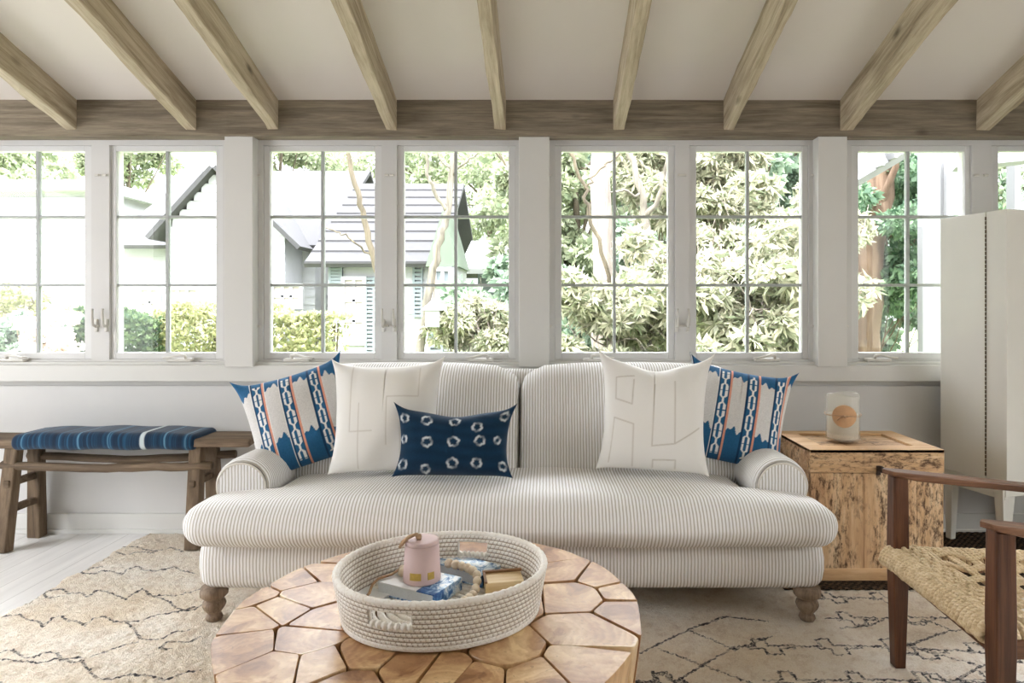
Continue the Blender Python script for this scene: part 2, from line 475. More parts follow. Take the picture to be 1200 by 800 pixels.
cranks = [18, 213, 350, 565, 700, 900, 1030, None]
latches = [112, 124, 449, 462, 793, 806, None, None]
wl = ['at the end above the bench, with a blossoming shrub outside', 'above the bench, with a clipped hedge outside', 'left of the sofa centre, with a leaning bare trunk outside', 'with a pale forked trunk and hanging lantern outside',
      'with a tall straight pale trunk outside', 'full of sunlit flowering bushes outside', 'beside the white cabinet, with a brown trunk outside', 'half hidden behind the white cabinet']
for i, (a, c, b) in enumerate(WINX):
    x0, x1 = P(a-8, 0, YW).x, P(b+8, 0, YW).x
    w = thing('window_%d' % (i+1), ((x0+x1)/2, 3.53, zb), 'white six-pane casement window ' + wl[i], 'window', None, 0, 'structure')
    g0, g1, gt, gb = P(a,0,3.515).x, P(b,0,3.515).x, P(0,177,3.515).z, P(0,413,3.515).z
    mb = MB()
    mb.box((x0, 3.515, zb), (g0, 3.56, zo)); mb.box((g1, 3.515, zb), (x1, 3.56, zo))
    mb.box((g0, 3.515, gt), (g1, 3.56, zo)); mb.box((g0, 3.515, zb), (g1, 3.56, gb))
    mb.build('sash', M['sash'], w, bevel=0.003)
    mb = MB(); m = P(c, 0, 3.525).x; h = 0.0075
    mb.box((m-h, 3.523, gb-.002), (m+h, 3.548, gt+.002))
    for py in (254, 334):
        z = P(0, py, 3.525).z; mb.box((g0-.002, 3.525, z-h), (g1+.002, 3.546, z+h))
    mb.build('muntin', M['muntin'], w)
    MB().box((g0-.004, 3.534, gb-.004), (g1+.004, 3.538, gt+.004)).build('pane', M['glass'], w)
    if cranks[i] is not None:
        q = P(cranks[i], 421, 3.49); s = 1 if i % 2 else -1
        mb = MB(); mb.rbox((q.x-.075, 3.468, q.z-.012), (q.x+.06, 3.515, q.z+.008), .008, 3, 3)
        mb.tube([(q.x+.03*s, 3.475, q.z+.006), (q.x+.03*s, 3.466, q.z+.022), (q.x+.005*s, 3.462, q.z+.026), (q.x-.05*s, 3.462, q.z+.012), (q.x-.085*s, 3.462, q.z+.008)], [.008,.008,.007,.006,.007], 8)
        mb.build('crank_handle', M['hardware'], w, smooth=True)
    if latches[i] is not None:
        q = P(latches[i], 378, 3.49)
        mb = MB(); mb.rbox((q.x-.009, 3.488, q.z-.05), (q.x+.009, 3.502, q.z+.02), .006, 3, 3)
        mb.tube([(q.x, 3.492, q.z-.02), (q.x, 3.468, q.z-.012), (q.x, 3.462, q.z+.03), (q.x, 3.465, q.z+.075)], [.008,.008,.007,.006], 8)
        mb.build('latch', M['hardware'], w, smooth=True)
    for px in (a-14, b+14):
        for py in (205, 382):
            q = P(px, py, 3.49)
            MB().box((q.x-.012, 3.488, q.z-.006), (q.x+.012, 3.502, q.z+.006)).build('catch', M['hardware'], w, bevel=.003)

# ------------------------------------------------------------------ the garden
GZ = -0.35
tag(MB().box((-30, 3.7, GZ-.1), (30, 45, GZ)).build('ground', M['lawn']), 'lawn outside the windows', 'lawn', kind='structure')

def leaf_mesh(name, mat, c, d, L, wd, parent=None, seed=0):
    """one quad leaf per row of c (base) and d (direction)"""
    rng = np.random.default_rng(seed); n = len(c)
    d = d / (np.linalg.norm(d, axis=1, keepdims=True) + 1e-9)
    r = rng.normal(size=(n, 3)); w = np.cross(d, r); w /= (np.linalg.norm(w, axis=1, keepdims=True) + 1e-9)
    s = rng.uniform(0.65, 1.25, (n, 1)); up = np.cross(w, d) * 0.12
    v = np.empty((n, 4, 3))
    v[:, 0] = c; v[:, 1] = c + (d*0.5 + up) * L*s + w*wd*s; v[:, 2] = c + d*L*s; v[:, 3] = c + (d*0.5 + up) * L*s - w*wd*s
    off = np.array(wloc(parent)) if parent else np.zeros(3)
    v = (v - off).reshape(-1, 3)
    me = bpy.data.meshes.new(name)
    me.vertices.add(4*n); me.vertices.foreach_set('co', v.ravel().astype(np.float32))
    me.loops.add(4*n); me.loops.foreach_set('vertex_index', np.arange(4*n, dtype=np.int32))
    me.polygons.add(n); me.polygons.foreach_set('loop_start', np.arange(0, 4*n, 4, dtype=np.int32))
    me.update(calc_edges=True); me.materials.append(mat)
    o = bpy.data.objects.new(name, me); COL.objects.link(o)
    if parent: o.parent = parent
    return o

def crown_points(rng, c, rad, n, blobs, br):
    """leaf bases over the surfaces of lumps scattered through an ellipsoid"""
    c = np.array(c); rad = np.array(rad)
    u = rng.normal(size=(blobs, 3)); u /= np.linalg.norm(u, axis=1, keepdims=True)
    bc = u * rad * rng.uniform(0.35, 0.95, (blobs, 1))
    k = rng.integers(0, blobs, n); q = rng.normal(size=(n, 3)); q /= np.linalg.norm(q, axis=1, keepdims=True)
    bs = rng.uniform(0.6, 1.2, blobs) * br
    p = bc[k] + q * bs[k][:, None] * np.array([1, 1, 0.7]) * rng.uniform(0.6, 1.0, (n, 1))
    return c + p, q

def foliage(name, mat, parent, c, rad, n, L, wd, seed, blobs=22, br=0.4, whorl=0, droop=0.3):
    rng = np.random.default_rng(seed)
    p, q = crown_points(rng, c, rad, n, blobs, br * min(rad))
    p[:, 2] = np.maximum(p[:, 2], GZ + 0.02)
    if whorl:
        q = q + np.array([0, -0.2, 0.5]); q /= np.linalg.norm(q, axis=1, keepdims=True)
        r = rng.normal(size=q.shape); a = np.cross(q, r); a /= np.linalg.norm(a, axis=1, keepdims=True); b = np.cross(q, a)
        P_, D_ = [], []
        for k in range(whorl):
            t = 2*math.pi*k/whorl + rng.uniform(-.25, .25, (len(p), 1))
            P_.append(p); D_.append(a*np.cos(t) + b*np.sin(t) + q*rng.uniform(0.05, 0.5, (len(p), 1)) + np.array([0, 0, -droop*.4]))
        p, d = np.concatenate(P_), np.concatenate(D_)
    else:
        d = q * 0.6 + rng.normal(size=q.shape) * 0.6 + np.array([0, 0, -droop])
    return leaf_mesh(name, mat, p, d, L, wd, parent, seed + 1)

def wob(pts, n=4, j=0.015, seed=0):
    """a bending branch through the given points"""
    rnd = random.Random(seed); out = []
    for a, b in zip(pts[:-1], pts[1:]):
        for i in range(n):
            t = i / n; out.append(Vector(a).lerp(Vector(b), t) + (Vector((rnd.gauss(0,j), rnd.gauss(0,j), rnd.gauss(0,j))) if i else Vector()))
    return out + [Vector(pts[-1])]

def tree(name, label, cat, group, base, crown_c, rad, mat, bark, n, L, wd, seed, trunk_r=0.14, blobs=26, br=0.36, whorl=0, nb=9):
    root = thing(name, base, label, cat, group)
    rnd = random.Random(seed); mb = MB(); c = Vector(crown_c); b = Vector(base)
    top = Vector((c.x, c.y, c.z + rad[2]*0.5))
    sp = wob([b, b.lerp(top, .5), top], 5, 0.05, seed)
    mb.tube(sp, [lerp(trunk_r, trunk_r*.25, i/(len(sp)-1)) for i in range(len(sp))], 8)
    for i in range(nb):
        s = sp[2 + rnd.randrange(len(sp)-3)]
        e = c + Vector((rnd.uniform(-.8,.8)*rad[0], rnd.uniform(-.8,.8)*rad[1], rnd.uniform(-.5,.9)*rad[2]))
        w = wob([s, s.lerp(e, .5) + Vector((0,0,.1)), e], 3, 0.04, seed + i)
        mb.tube(w, [lerp(trunk_r*.35, trunk_r*.08, k/(len(w)-1)) for k in range(len(w))], 6)
    mb.build('trunk' if trunk_r > .06 else 'stems', bark, root, smooth=True)
    foliage('foliage', mat, root, crown_c, rad, n, L, wd, seed, blobs, br, whorl)
    return root

# pale trees far behind the houses
far = [(20, 195, 19, 2.6, 'pale tree above the flat white roof, outside the window at the end of the bench'), (150, 170, 22, 2.0, 'pale tree beyond the steep grey roof'),
       (330, 190, 20, 2.4, 'pale tree showing over the roof behind the leaning bare trunk'), (455, 200, 22, 2.6, 'pale tree behind the forked trunk, above the grey roof'), (575, 225, 20, 2.9, 'pale leafy tree beyond the low roofed outbuilding')]
for i, (px, py, y, r, lb) in enumerate(far):
    c = P(px, py, y)
    tree('tree', lb, 'tree', 'trees beyond the houses', (c.x, y, GZ), c, (r, r*.7, r*1.0), M['leaf_pale'], M['bark_twig'], 9000, .19, .052, 100+i, .13, 30, .33)
# darker wood behind the bushes on the right
wood_ = [(670, 235, 10.5, 1.7, 'leaf_pale', 'green tree behind the tall straight pale trunk'), (760, 190, 12, 1.9, 'leaf_dark', 'dark tree behind the crooked pale limb'), (830, 260, 9.5, 1.6, 'leaf_mid', 'green tree directly behind the tallest flowering bush'),
         (905, 180, 11, 2.0, 'leaf_dark', 'dark tree behind the flowering bushes beside the last window post'), (1000, 240, 12.5, 2.2, 'leaf_dark', 'dark tree hidden behind the post left of the brown trunk'), (1090, 230, 11, 2.0, 'leaf_mid', 'green tree beyond the white wing of the house'),
         (640, 160, 17.5, 2.9, 'leaf_pale', 'tall tree behind the post over the middle of the sofa'), (1210, 215, 12, 2.2, 'leaf_pale', 'pale tree seen over the top of the white cabinet')]
for i, (px, py, y, r, m, lb) in enumerate(wood_):
    c = P(px, py, y)
    tree('tree', lb, 'tree', 'trees behind the flowering bushes', (c.x, y, GZ), c, (r, r*.6, r*1.15), M[m], M['bark_twig'], 13000, .14, .038, 140+i, .12, 40, .3)
low = [(690, 375, 9, 1.5, 'dark green undergrowth shrub behind the base of the tall pale trunk'), (850, 370, 8.5, 1.5, 'dark green undergrowth shrub behind the flowering bushes'), (1050, 370, 9, 1.6, 'dark green shrub below the brown trunk'), (590, 365, 9.5, 1.2, 'green shrub under the low roofed outbuilding')]
for i, (px, py, y, r, lb) in enumerate(low):
    c = P(px, py, y)
    tree('shrub', lb, 'shrub', 'undergrowth shrubs', (c.x, y, GZ), c, (r, r*.5, r*.75), M['leaf_dark' if i != 3 else 'leaf_mid'], M['bark_twig'], 5200, .15, .04, 170+i, .03, 30, .34)

# flowering bushes close to the glass
bush = [(705, 395, 6.0, .75, 'low pale flowering bush at the foot of the tall pale trunk'), (765, 360, 6.4, .8, 'pale flowering bush between the tall trunk and the window post'), (845, 345, 5.8, .95, 'tallest pale flowering bush, seen through the sixth window'),
        (925, 300, 6.6, .95, 'sunlit flowering bush beside the last window post'), (890, 405, 5.2, .75, 'low flowering bush right against the sixth window'), (845, 215, 7.5, .85, 'flowering branches high above the tallest bush'),
        (775, 215, 8.0, .8, 'sunlit leafy branches above the crooked pale limb'), (565, 400, 7.2, .6, 'low flowering bush below the hanging lantern')]
for i, (px, py, y, r, lb) in enumerate(bush):
    c = P(px, py, y)
    tree('rhododendron', lb, 'bush', 'flowering bushes outside the windows', (c.x + .1, y, GZ), c, (r, r*.6, r*.95), M['leaf_rhodo'], M['bark_pale'], 950, .13, .0165, 200+i, .024, 30, .36, 8, 22)
tree('maple_tree', 'green maple with a thick brown trunk, left of the white house wing', 'tree', None, G(1018, 470, GZ).xyz if False else (P(1018, 0, 8).x, 8, GZ), P(1050, 260, 7.8), (1.15, .8, 1.5), M['leaf_maple'], M['bark_brown'], 13000, .10, .028, 300, .02, 40, .32)
def trunk(name, label, bark, limbs, seed, cat='tree', tip=None):
    root = thing(name, limbs[0][0][0], label, cat)
    for k, (pts, r0, r1) in enumerate(limbs):
        w = wob(pts, 5, 0.012 if r0 < .1 else .02, seed + k)
        MB().tube(w, [lerp(r0, r1, i/(len(w)-1)) for i in range(len(w))], 12).build('trunk' if k == 0 else 'branch', bark, root, smooth=True)
    if tip: foliage('foliage', M['leaf_pale'], root, tip[0], tip[1], tip[2], .1, .03, seed+40, 14, .4)
    return root
trunk('pine_tree', 'thick brown tree trunk outside the window beside the white cabinet', M['bark_brown'], [([P(1016, 470, 7.6), P(1018, 330, 7.6), P(1030, 200, 7.6), P(1042, 60, 7.6)], .13, .17), ([P(1024, 260, 7.6), P(1050, 195, 7.3), P(1060, 150, 7.1)], .05, .02)], 311)
trunk('birch_tree', 'tall straight pale tree trunk outside the fifth window', M['bark_pale'], [([P(708, 480, 7.5), P(707, 330, 7.5), P(705, 180, 7.5), P(704, -20, 7.5)], .125, .11)], 320)
trunk('sapling', 'thin bare leaning sapling in front of the tall straight trunk', M['bark_twig'], [([P(722, 470, 6.2), P(714, 325, 6.0), P(690, 250, 5.9), P(684, 215, 5.9), P(664, 165, 5.8), P(650, 120, 5.8)], .022, .012), ([P(685, 222, 5.9), P(703, 198, 5.9), P(722, 185, 5.9), P(745, 160, 5.9)], .011, .006)], 330)
trunk('crooked_tree', 'crooked pale limbed tree between the tall trunk and the window post', M['bark_fork'], [([P(775, 470, 7.0), P(770, 335, 7.0), P(757, 262, 7.0), P(752, 225, 7.0), P(735, 170, 7.0)], .055, .03), ([P(757, 255, 7.0), P(774, 225, 6.9), P(779, 200, 6.9), P(790, 150, 6.9)], .03, .015), ([P(752, 230, 7), P(730, 222, 6.9), P(715, 225, 6.8)], .018, .008), ([P(762, 285, 7), P(778, 300, 6.9), P(790, 290, 6.8)], .02, .008)], 340)
trunk('forked_tree', 'pale forked tree trunk outside the fourth window', M['bark_fork'], [([P(488, 470, 7.0), P(494, 395, 7.0), P(506, 325, 7.0), P(517, 280, 7.0), P(526, 240, 7.0), P(533, 170, 7.0), P(536, 90, 7.0)], .05, .028), ([P(524, 248, 7.0), P(508, 222, 6.95), P(500, 205, 6.9), P(500, 170, 6.9), P(496, 110, 6.9)], .026, .012), ([P(531, 205, 7.0), P(550, 185, 6.95), P(572, 172, 6.9), P(590, 150, 6.9)], .014, .006), ([P(530, 200, 7.0), P(516, 186, 6.9), P(508, 165, 6.9)], .01, .005)], 350)
trunk('leaning_tree', 'thin leaning bare trunk outside the third window', M['bark_twig'], [([P(478, 470, 7.4), P(462, 400, 7.4), P(440, 312, 7.3), P(428, 262, 7.3), P(420, 225, 7.3), P(408, 180, 7.3), P(400, 110, 7.3)], .045, .022), ([P(436, 300, 7.3), P(415, 284, 7.25), P(398, 272, 7.2), P(380, 266, 7.2)], .012, .005)], 360)

# hedges and shrubs on the left
def hedge(name, label, x0, x1, yt, y, depth, mat, n, seed, L=.07, grp=None):
    a, b = P(x0, 0, y).x, P(x1, 0, y).x; zt = P(0, yt, y).z
    root = thing(name, ((a+b)/2, y, GZ), label, 'hedge', grp)
    rng = np.random.default_rng(seed)
    lo = np.array([a, y - depth/2, GZ]); hi = np.array([b, y + depth/2, zt])
    p = rng.uniform(lo, hi, (n, 3)); f = rng.integers(0, 4, n)
    p[f == 0, 1] = lo[1]; p[f == 1, 2] = hi[2]; p[f == 2, 1] = lo[1] + .06
    lump = .07*np.sin(p[:, 0]*5.3 + seed) + .05*np.sin(p[:, 0]*11.1) + .04*np.sin(p[:, 2]*9)
    p[:, 1] -= lump; p[:, 2] += np.where(f == 1, lump, 0)
    d = rng.normal(size=(n, 3)) * .6 + np.array([0, -.5, .6])
    leaf_mesh('foliage', mat, p, d, L, L*.3, root, seed)
    mb = MB(); rnd = random.Random(seed)
    for i in range(14):
        x = rnd.uniform(a+.1, b-.1); mb.tube([(x, y, GZ), (x+rnd.uniform(-.1,.1), y, zt-.1)], [.018, .008], 6)
    mb.build('stems', M['bark_twig'], root)
hedge('hedge', 'clipped green hedge outside the second window, below the house window', 128, 205, 373, 8.2, .9, M['leaf_hedge'], 9000, 401)
hedge('hedge', 'yellow-green hedge beside the clipped green hedge', 200, 300, 366, 8.4, .9, M['leaf_yellow'], 8000, 402)
hedge('hedge', 'yellow-green rounded hedge outside the third window', 305, 402, 368, 7.8, .8, M['leaf_yellow'], 8500, 403)
for i, (px, py, y, r, m, lb) in enumerate([(30, 398, 7.6, .34, 'leaf_dark', 'small dark green shrub at the foot of the blossoming shrub'), (88, 396, 7.8, .3, 'leaf_dark', 'small dark green shrub beside the clipped hedge'), (30, 362, 8.6, .62, 'leaf_yellow', 'loose yellow-green shrub behind the blossoms')]):
    c = P(px, py, y); tree('shrub', lb, 'shrub', None, (c.x, y, GZ), c, (r, r*.7, r), M[m], M['bark_twig'], 3800, .07, .02, 410+i, .02, 22, .4)
c = P(52, 400, 7.3); tree('blossoming_shrub', 'white and pink blossoming shrub outside the window at the end of the bench', 'shrub', None, (c.x, 7.3, GZ), c, (.5, .3, .36), M['blossom'], M['bark_brown'], 2300, .06, .025, 420, .025, 26, .34)

# houses across the garden
def quadbox(mb, pts, th=0.08):
    a = [Vector(p) for p in pts]; nrm = (a[1]-a[0]).cross(a[2]-a[0]).normalized()*th
    mb.hexa([p - nrm for p in a], a)
def hwin(root, px0, px1, py0, py1, y, cols=2, rows=2, mat='window_dark'):
    a, b = P(px0, py1, y), P(px1, py0, y)
    mb = MB(); t = .06
    mb.box((a.x-t, y-.06, a.z-t), (a.x, y+.02, b.z+t)); mb.box((b.x, y-.06, a.z-t), (b.x+t, y+.02, b.z+t)); mb.box((a.x, y-.06, b.z), (b.x, y+.02, b.z+t)); mb.box((a.x, y-.06, a.z-t), (b.x, y+.02, a.z))
    for k in range(1, cols): x = lerp(a.x, b.x, k/cols); mb.box((x-.025, y-.05, a.z), (x+.025, y, b.z))
    for k in range(1, rows): z = lerp(a.z, b.z, k/rows); mb.box((a.x, y-.05, z-.02), (b.x, y, z+.02))
    f = mb.build('window', M['siding'], root)
    MB().box((a.x, y-.02, a.z), (b.x, y+.01, b.z)).build('pane', M[mat], f)
def shutter(root, px0, px1, py0, py1, y):
    a, b = P(px0, py1, y), P(px1, py0, y); mb = MB(); t = .04
    mb.box((a.x, y-.05, a.z), (a.x+t, y, b.z)); mb.box((b.x-t, y-.05, a.z), (b.x, y, b.z))
    n = max(6, int((b.z-a.z)/.07))
    for i in range(n): z = lerp(a.z, b.z, (i+.5)/n); mb.box((a.x, y-.045, z-.025), (b.x, y-.005, z+.02))
    mb.build('shutter', M['shutter'], root)
def siding(mb, x0, x1, y, z0, z1, step=.16, fn=None):
    n = int((z1-z0)/step)
    for i in range(n):
        za, zc = z0 + step*i, z0 + step*(i+1)
        xa, xb = fn(za) if fn else (x0, x1)
        if xb - xa > .05: mb.hexa([(xa,y-.03,za),(xb,y-.03,za),(xb,y+.02,za),(xa,y+.02,za)], [(xa,y-.008,zc),(xb,y-.008,zc),(xb,y+.02,zc),(xa,y+.02,zc)])

r = thing('house', (-6.5, 13, GZ), 'white house with a steep grey roof and front gable behind the clipped hedge', 'house')
mb = MB(); mb.box((-8.4, 13.05, GZ), (-4.6, 17, 2.44)); siding(mb, -8.4, -4.6, 13.03, GZ, 2.4); mb.build('wall', M['siding'], r)
mb = MB(); quadbox(mb, [(-8.6, 12.6, 2.4), (-4.3, 12.6, 2.4), (-4.3, 16, 4.54), (-8.6, 16, 4.54)]); quadbox(mb, [(-4.3, 19.4, 2.4), (-8.6, 19.4, 2.4), (-8.6, 16, 4.54), (-4.3, 16, 4.54)]); mb.build('roof', M['shingle'], r)
pk, el, er = P(252, 202, 12), P(190, 268, 12), P(338, 285, 12)
mb = MB()
def gx(z):
    t = min(1, max(0, (z - el.z)/(pk.z - el.z))); return (lerp(el.x+.1, pk.x, t), lerp(er.x-.1, pk.x, t))
siding(mb, el.x+.1, er.x-.1, 12.1, GZ, pk.z, .16, gx); mb.box((el.x+.12, 12.12, GZ), (er.x-.12, 14, el.z)); mb.build('gable', M['siding'], r)
mb = MB(); quadbox(mb, [(el.x-.2, 11.9, el.z-.2), (pk.x, 11.9, pk.z+.06), (pk.x, 15.4, pk.z+.06), (el.x-.2, 13.4, el.z-.2)], -.08)
quadbox(mb, [(pk.x, 11.9, pk.z+.06), (er.x+.2, 11.9, er.z-.12), (er.x+.2, 13.4, er.z-.12), (pk.x, 15.4, pk.z+.06)], -.08); mb.build('gable_roof', M['shingle'], r)
hwin(r, 168, 186, 340, 368, 12.08, 2, 2); hwin(r, 198, 232, 340, 368, 12.08, 3, 2); hwin(r, 322, 352, 336, 358, 12.08, 3, 2)

r = thing('outbuilding', (-10, 14.5, GZ), 'white flat-roofed building behind the blossoming shrub', 'building')
a, b = P(-90, 0, 14.5), P(118, 0, 14.5); zt = P(0, 225, 14.5).z
mb = MB(); mb.box((a.x, 14.55, GZ), (b.x, 18, zt)); siding(mb, a.x, b.x, 14.53, GZ, zt); mb.build('wall', M['siding'], r)
MB().box((a.x-.2, 14.2, zt), (b.x+.2, 18.2, zt+.22)).build('roof', M['siding'], r)
hwin(r, 8, 40, 345, 375, 14.5, 2, 2)

r = thing('house', (-3, 11, GZ), 'white house wing with a grey shingled roof and shutters behind the leaning trunk', 'house')
a, b = P(384, 0, 11.2), P(503, 0, 11.2); zt = P(0, 304, 11.2).z
mb = MB(); mb.box((a.x, 11.25, GZ), (b.x, 16, zt)); siding(mb, a.x, b.x, 11.23, GZ, zt); mb.build('wall', M['siding'], r)
mb = MB(); zr = P(0, 215, 14).z; quadbox(mb, [(a.x-.3, 10.9, zt-.08), (b.x+.25, 10.9, zt-.08), (b.x+.25, 14, zr), (a.x-.3, 14, zr)]); quadbox(mb, [(b.x+.25, 17, zt), (a.x-.3, 17, zt), (a.x-.3, 14, zr), (b.x+.25, 14, zr)])
for i in range(9): t = i/9; y = lerp(10.9, 14, t); z = lerp(zt-.08, zr, t); mb.box((a.x-.3, y, z-.01), (b.x+.25, y+.05, z+.03))
mb.build('roof', M['shingle'], r)
shutter(r, 428, 440, 324, 420, 11.2); hwin(r, 405, 426, 328, 400, 11.2, 2, 3); shutter(r, 484, 496, 300, 372, 11.2); shutter(r, 362+24, 378+24, 310, 332, 11.2)

r = thing('garden_shed', (P(518,0,9.5).x, 9.5, GZ), 'small white shed with a pale green gable behind the forked trunk', 'shed')
a, b, pk = P(499, 312, 9.5), P(538, 312, 9.5), P(519, 246, 9.5)
MB().box((a.x+.05, 9.5, GZ), (b.x-.05, 10.8, a.z)).build('wall', M['siding'], r)
mb = MB(); mb.add([(a.x, 9.48, a.z), (b.x, 9.48, a.z), (pk.x, 9.48, pk.z), (a.x, 10.85, a.z), (b.x, 10.85, a.z), (pk.x, 10.85, pk.z)], [(0,1,2),(5,4,3),(0,2,5,3),(1,4,5,2),(0,3,4,1)]); mb.build('gable', M['green_paint'], r)
hwin(r, 512, 526, 318, 331, 9.5, 2, 1, 'shutter'); shutter(r, 502, 520, 378, 420, 9.5)

r = thing('outbuilding', (P(575,0,12).x, 12, GZ), 'low outbuilding with a pale roof and deep eaves behind green shrubs', 'building')
a, b = P(538, 318, 12), P(608, 318, 12)
MB().box((a.x+.3, 12.4, GZ), (b.x, 15, a.z)).build('wall', M['shutter'], r)
mb = MB(); quadbox(mb, [(a.x, 11.9, a.z+.05), (b.x+.3, 11.9, a.z+.05), (b.x+.3, 14, P(0,282,14).z), (a.x, 14, P(0,282,14).z)], .1); mb.build('roof', M['siding'], r)

r = thing('lantern', P(508, 392, 6.9), 'white birdhouse lantern hanging from the forked trunk', 'lantern')
c = P(508, 372, 6.9)
mb = MB(); mb.box((c.x-.075, c.y-.075, c.z-.1), (c.x+.075, c.y+.075, c.z+.08)); mb.build('body', M['siding'], r, bevel=.01)
mb = MB(); mb.add([(c.x-.11,c.y-.11,c.z+.08),(c.x+.11,c.y-.11,c.z+.08),(c.x+.11,c.y+.11,c.z+.08),(c.x-.11,c.y+.11,c.z+.08),(c.x,c.y,c.z+.2)], [(3,2,1,0),(0,1,4),(1,2,4),(2,3,4),(3,0,4)]); mb.build('roof', M['siding'], r)
MB().tube([(c.x, c.y, c.z+.19), P(512, 290, 6.95)], .006, 6).build('cord', M['bark_twig'], r)

# the white wing of this house beyond the cabinet
r = thing('house_wing', (4.0, 6.5, GZ), 'white wing of the house with a narrow window, outside the window beside the cabinet', 'building')
x0, x1 = P(1083, 0, 6.5).x, P(1150, 0, 6.5).x
mb = MB(); wx0, wx1, wz0, wz1 = P(1112,0,6.5).x, P(1133,0,6.5).x, P(0,262,6.5).z, P(0,194,6.5).z
mb.box((x0, 6.5, GZ), (wx0, 6.62, 3.2)); mb.box((wx1, 6.5, GZ), (x1, 6.62, 3.2)); mb.box((wx0, 6.5, GZ), (wx1, 6.62, wz0)); mb.box((wx0, 6.5, wz1), (wx1, 6.62, 3.2))
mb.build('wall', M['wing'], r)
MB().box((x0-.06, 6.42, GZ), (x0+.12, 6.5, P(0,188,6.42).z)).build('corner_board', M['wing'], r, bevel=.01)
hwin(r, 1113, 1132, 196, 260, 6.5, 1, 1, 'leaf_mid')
mb = MB(); mb.box((P(1185,0,6.5).x, 6.45, GZ), (P(1192,0,6.5).x, 6.57, 3.1)); mb.build('post', M['wing'], r)
mb = MB(); quadbox(mb, [P(1000, 214, 4.6), P(1068, 174, 4.6), P(1068, 120, 4.9), P(1000, 150, 4.9)], .06)
for px in (1030, 1045): q = P(px, 196 - (px-1030)*.6, 4.58); mb.box((q.x-.012, 4.52, q.z), (q.x+.012, 4.7, q.z+.16))
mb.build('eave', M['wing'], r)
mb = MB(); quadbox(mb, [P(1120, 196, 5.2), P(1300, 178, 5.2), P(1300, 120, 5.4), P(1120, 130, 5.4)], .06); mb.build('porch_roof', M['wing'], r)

# ------------------------------------------------------------------ rug and mat
def seg_dist(p, segs):
    """distance from 2-D points to the nearest of the segments"""
    out = np.full(len(p), 1.0)
    for a, b in segs:
        a = np.array(a[:2], float); b = np.array(b[:2], float); d = b - a; L = d.dot(d) + 1e-12
        t = np.clip(((p - a) @ d) / L, 0, 1)
        out = np.minimum(out, np.linalg.norm(p - a - t[:, None]*d, axis=1))
    return out
def chain(pts): return list(zip(pts[:-1], pts[1:]))
def gpx(pts): return [G(x, y, .012).xy for x, y in pts]

rug_lines = []
# the loose wavering lines at the left, as drawn in the weave
for l in [[(214,646),(202,642),(190,644),(180,646),(172,644),(157,640),(142,641),(135,646),(146,650),(165,646),(180,648)],
          [(228,672),(212,668),(205,664),(192,667),(183,669),(168,668),(162,663),(150,667),(142,673),(136,670),(118,668),(113,672),(98,672),(93,668),(104,666),(120,664)],
          [(252,688),(235,690),(222,694),(205,698),(190,697),(177,698),(170,692),(166,690),(152,698),(148,702),(135,697),(122,692),(113,691),(103,700),(95,694),(80,695),(73,690),(60,691),(50,695),(55,700),(75,698)],
          [(172,696),(185,700),(198,704),(206,712),(216,714),(228,711)],
          [(240,706),(228,714),(212,716),(190,719),(176,722),(166,727),(150,729),(134,728),(122,722),(110,724),(100,733),(92,728),(78,727),(72,721),(62,724),(50,734),(45,728),(30,725),(24,720),(8,721),(0,724)],
          [(148,729),(158,738),(164,748),(178,749),(190,748),(205,740),(222,738)], [(186,760),(196,752),(208,752),(222,752),(234,746)], [(186,760),(200,760)],
          [(235,785),(215,788),(195,797),(176,792),(150,790),(130,796),(112,794),(100,780),(94,770),(72,772),(66,764),(52,764),(40,770),(28,770),(14,761),(0,764)], [(0,772),(20,774),(45,777),(65,772),(90,776)],
          [(160,752),(140,757),(122,764),(105,770)], [(0,800),(20,806),(40,801),(60,808),(90,803)]]:
    rug_lines += chain(gpx(l))
# stepped crosses and crossing dotted diagonals at the right
def steps(px, py, n=3, s=1.0):
    c = G(px, py, .012).xy; u = .05*s; x, y = c; out = []
    for k in range(n):
        ox = x + k*u*4.6
        out += [(ox-u*2, y), (ox-u*.7, y), (ox-u*.7, y+u), (ox+u*.2, y+u), (ox+u*.2, y+.1*u), (ox+u*1.2, y+.1*u)]
        rug_lines.extend(chain([(ox-u*1.2, y-.3*u), (ox-u*.2, y-.3*u), (ox-u*.2, y-u*1.1), (ox+u*.9, y-u*1.1), (ox+u*.9, y-.3*u), (ox+u*2, y-.3*u)]))
    rug_lines.extend(chain(out))
steps(897, 757, 3); steps(930, 797, 4, .95); steps(997, 724, 3, .95); steps(1075, 762, 2); steps(975, 700, 2, .9); steps(780, 798, 1); steps(1105, 800, 3); steps(700, 800, 2)
for l in [[(750,765),(806,738),(862,761),(870,757)], [(862,757),(830,775),(790,800)], [(772,760),(880,800)], [(862,761),(905,745)], [(1060,757),(1115,738),(1090,728),(1062,730)], [(1062,757),(1150,780),(1200,775)], [(1115,740),(1135,736),(1170,752)],
          [(1150,780),(1120,797)], [(1040,723),(1020,733),(985,736)], [(1150,700),(1120,722),(1095,700)], [(806,738),(850,722),(900,728)], [(1180,765),(1200,752)], [(1060,690),(1100,700),(1140,692)]]:
    rug_lines += chain(gpx(l))
rx = np.linspace(-2.1, 2.75, 600); ry = np.concatenate([np.linspace(0.3, 1.9, 20, endpoint=False), np.linspace(1.9, 3.44, 210)])
gx_, gy_ = np.meshgrid(rx, ry)
rng = np.random.default_rng(5)
ex = gx_ + np.where(gx_ < -2.09, .012*np.sin(gy_*17) + .008*np.sin(gy_*41), 0)
zz = .012 + .0022*rng.normal(size=gx_.shape) * np.where(gx_ < 2.9, 1, 0); zz[:, [0, -1]] = .002; zz[[0, -1], :] = .002
rp = np.stack([ex.ravel(), gy_.ravel()], 1)
rd = np.minimum(seg_dist(rp, rug_lines), .2)
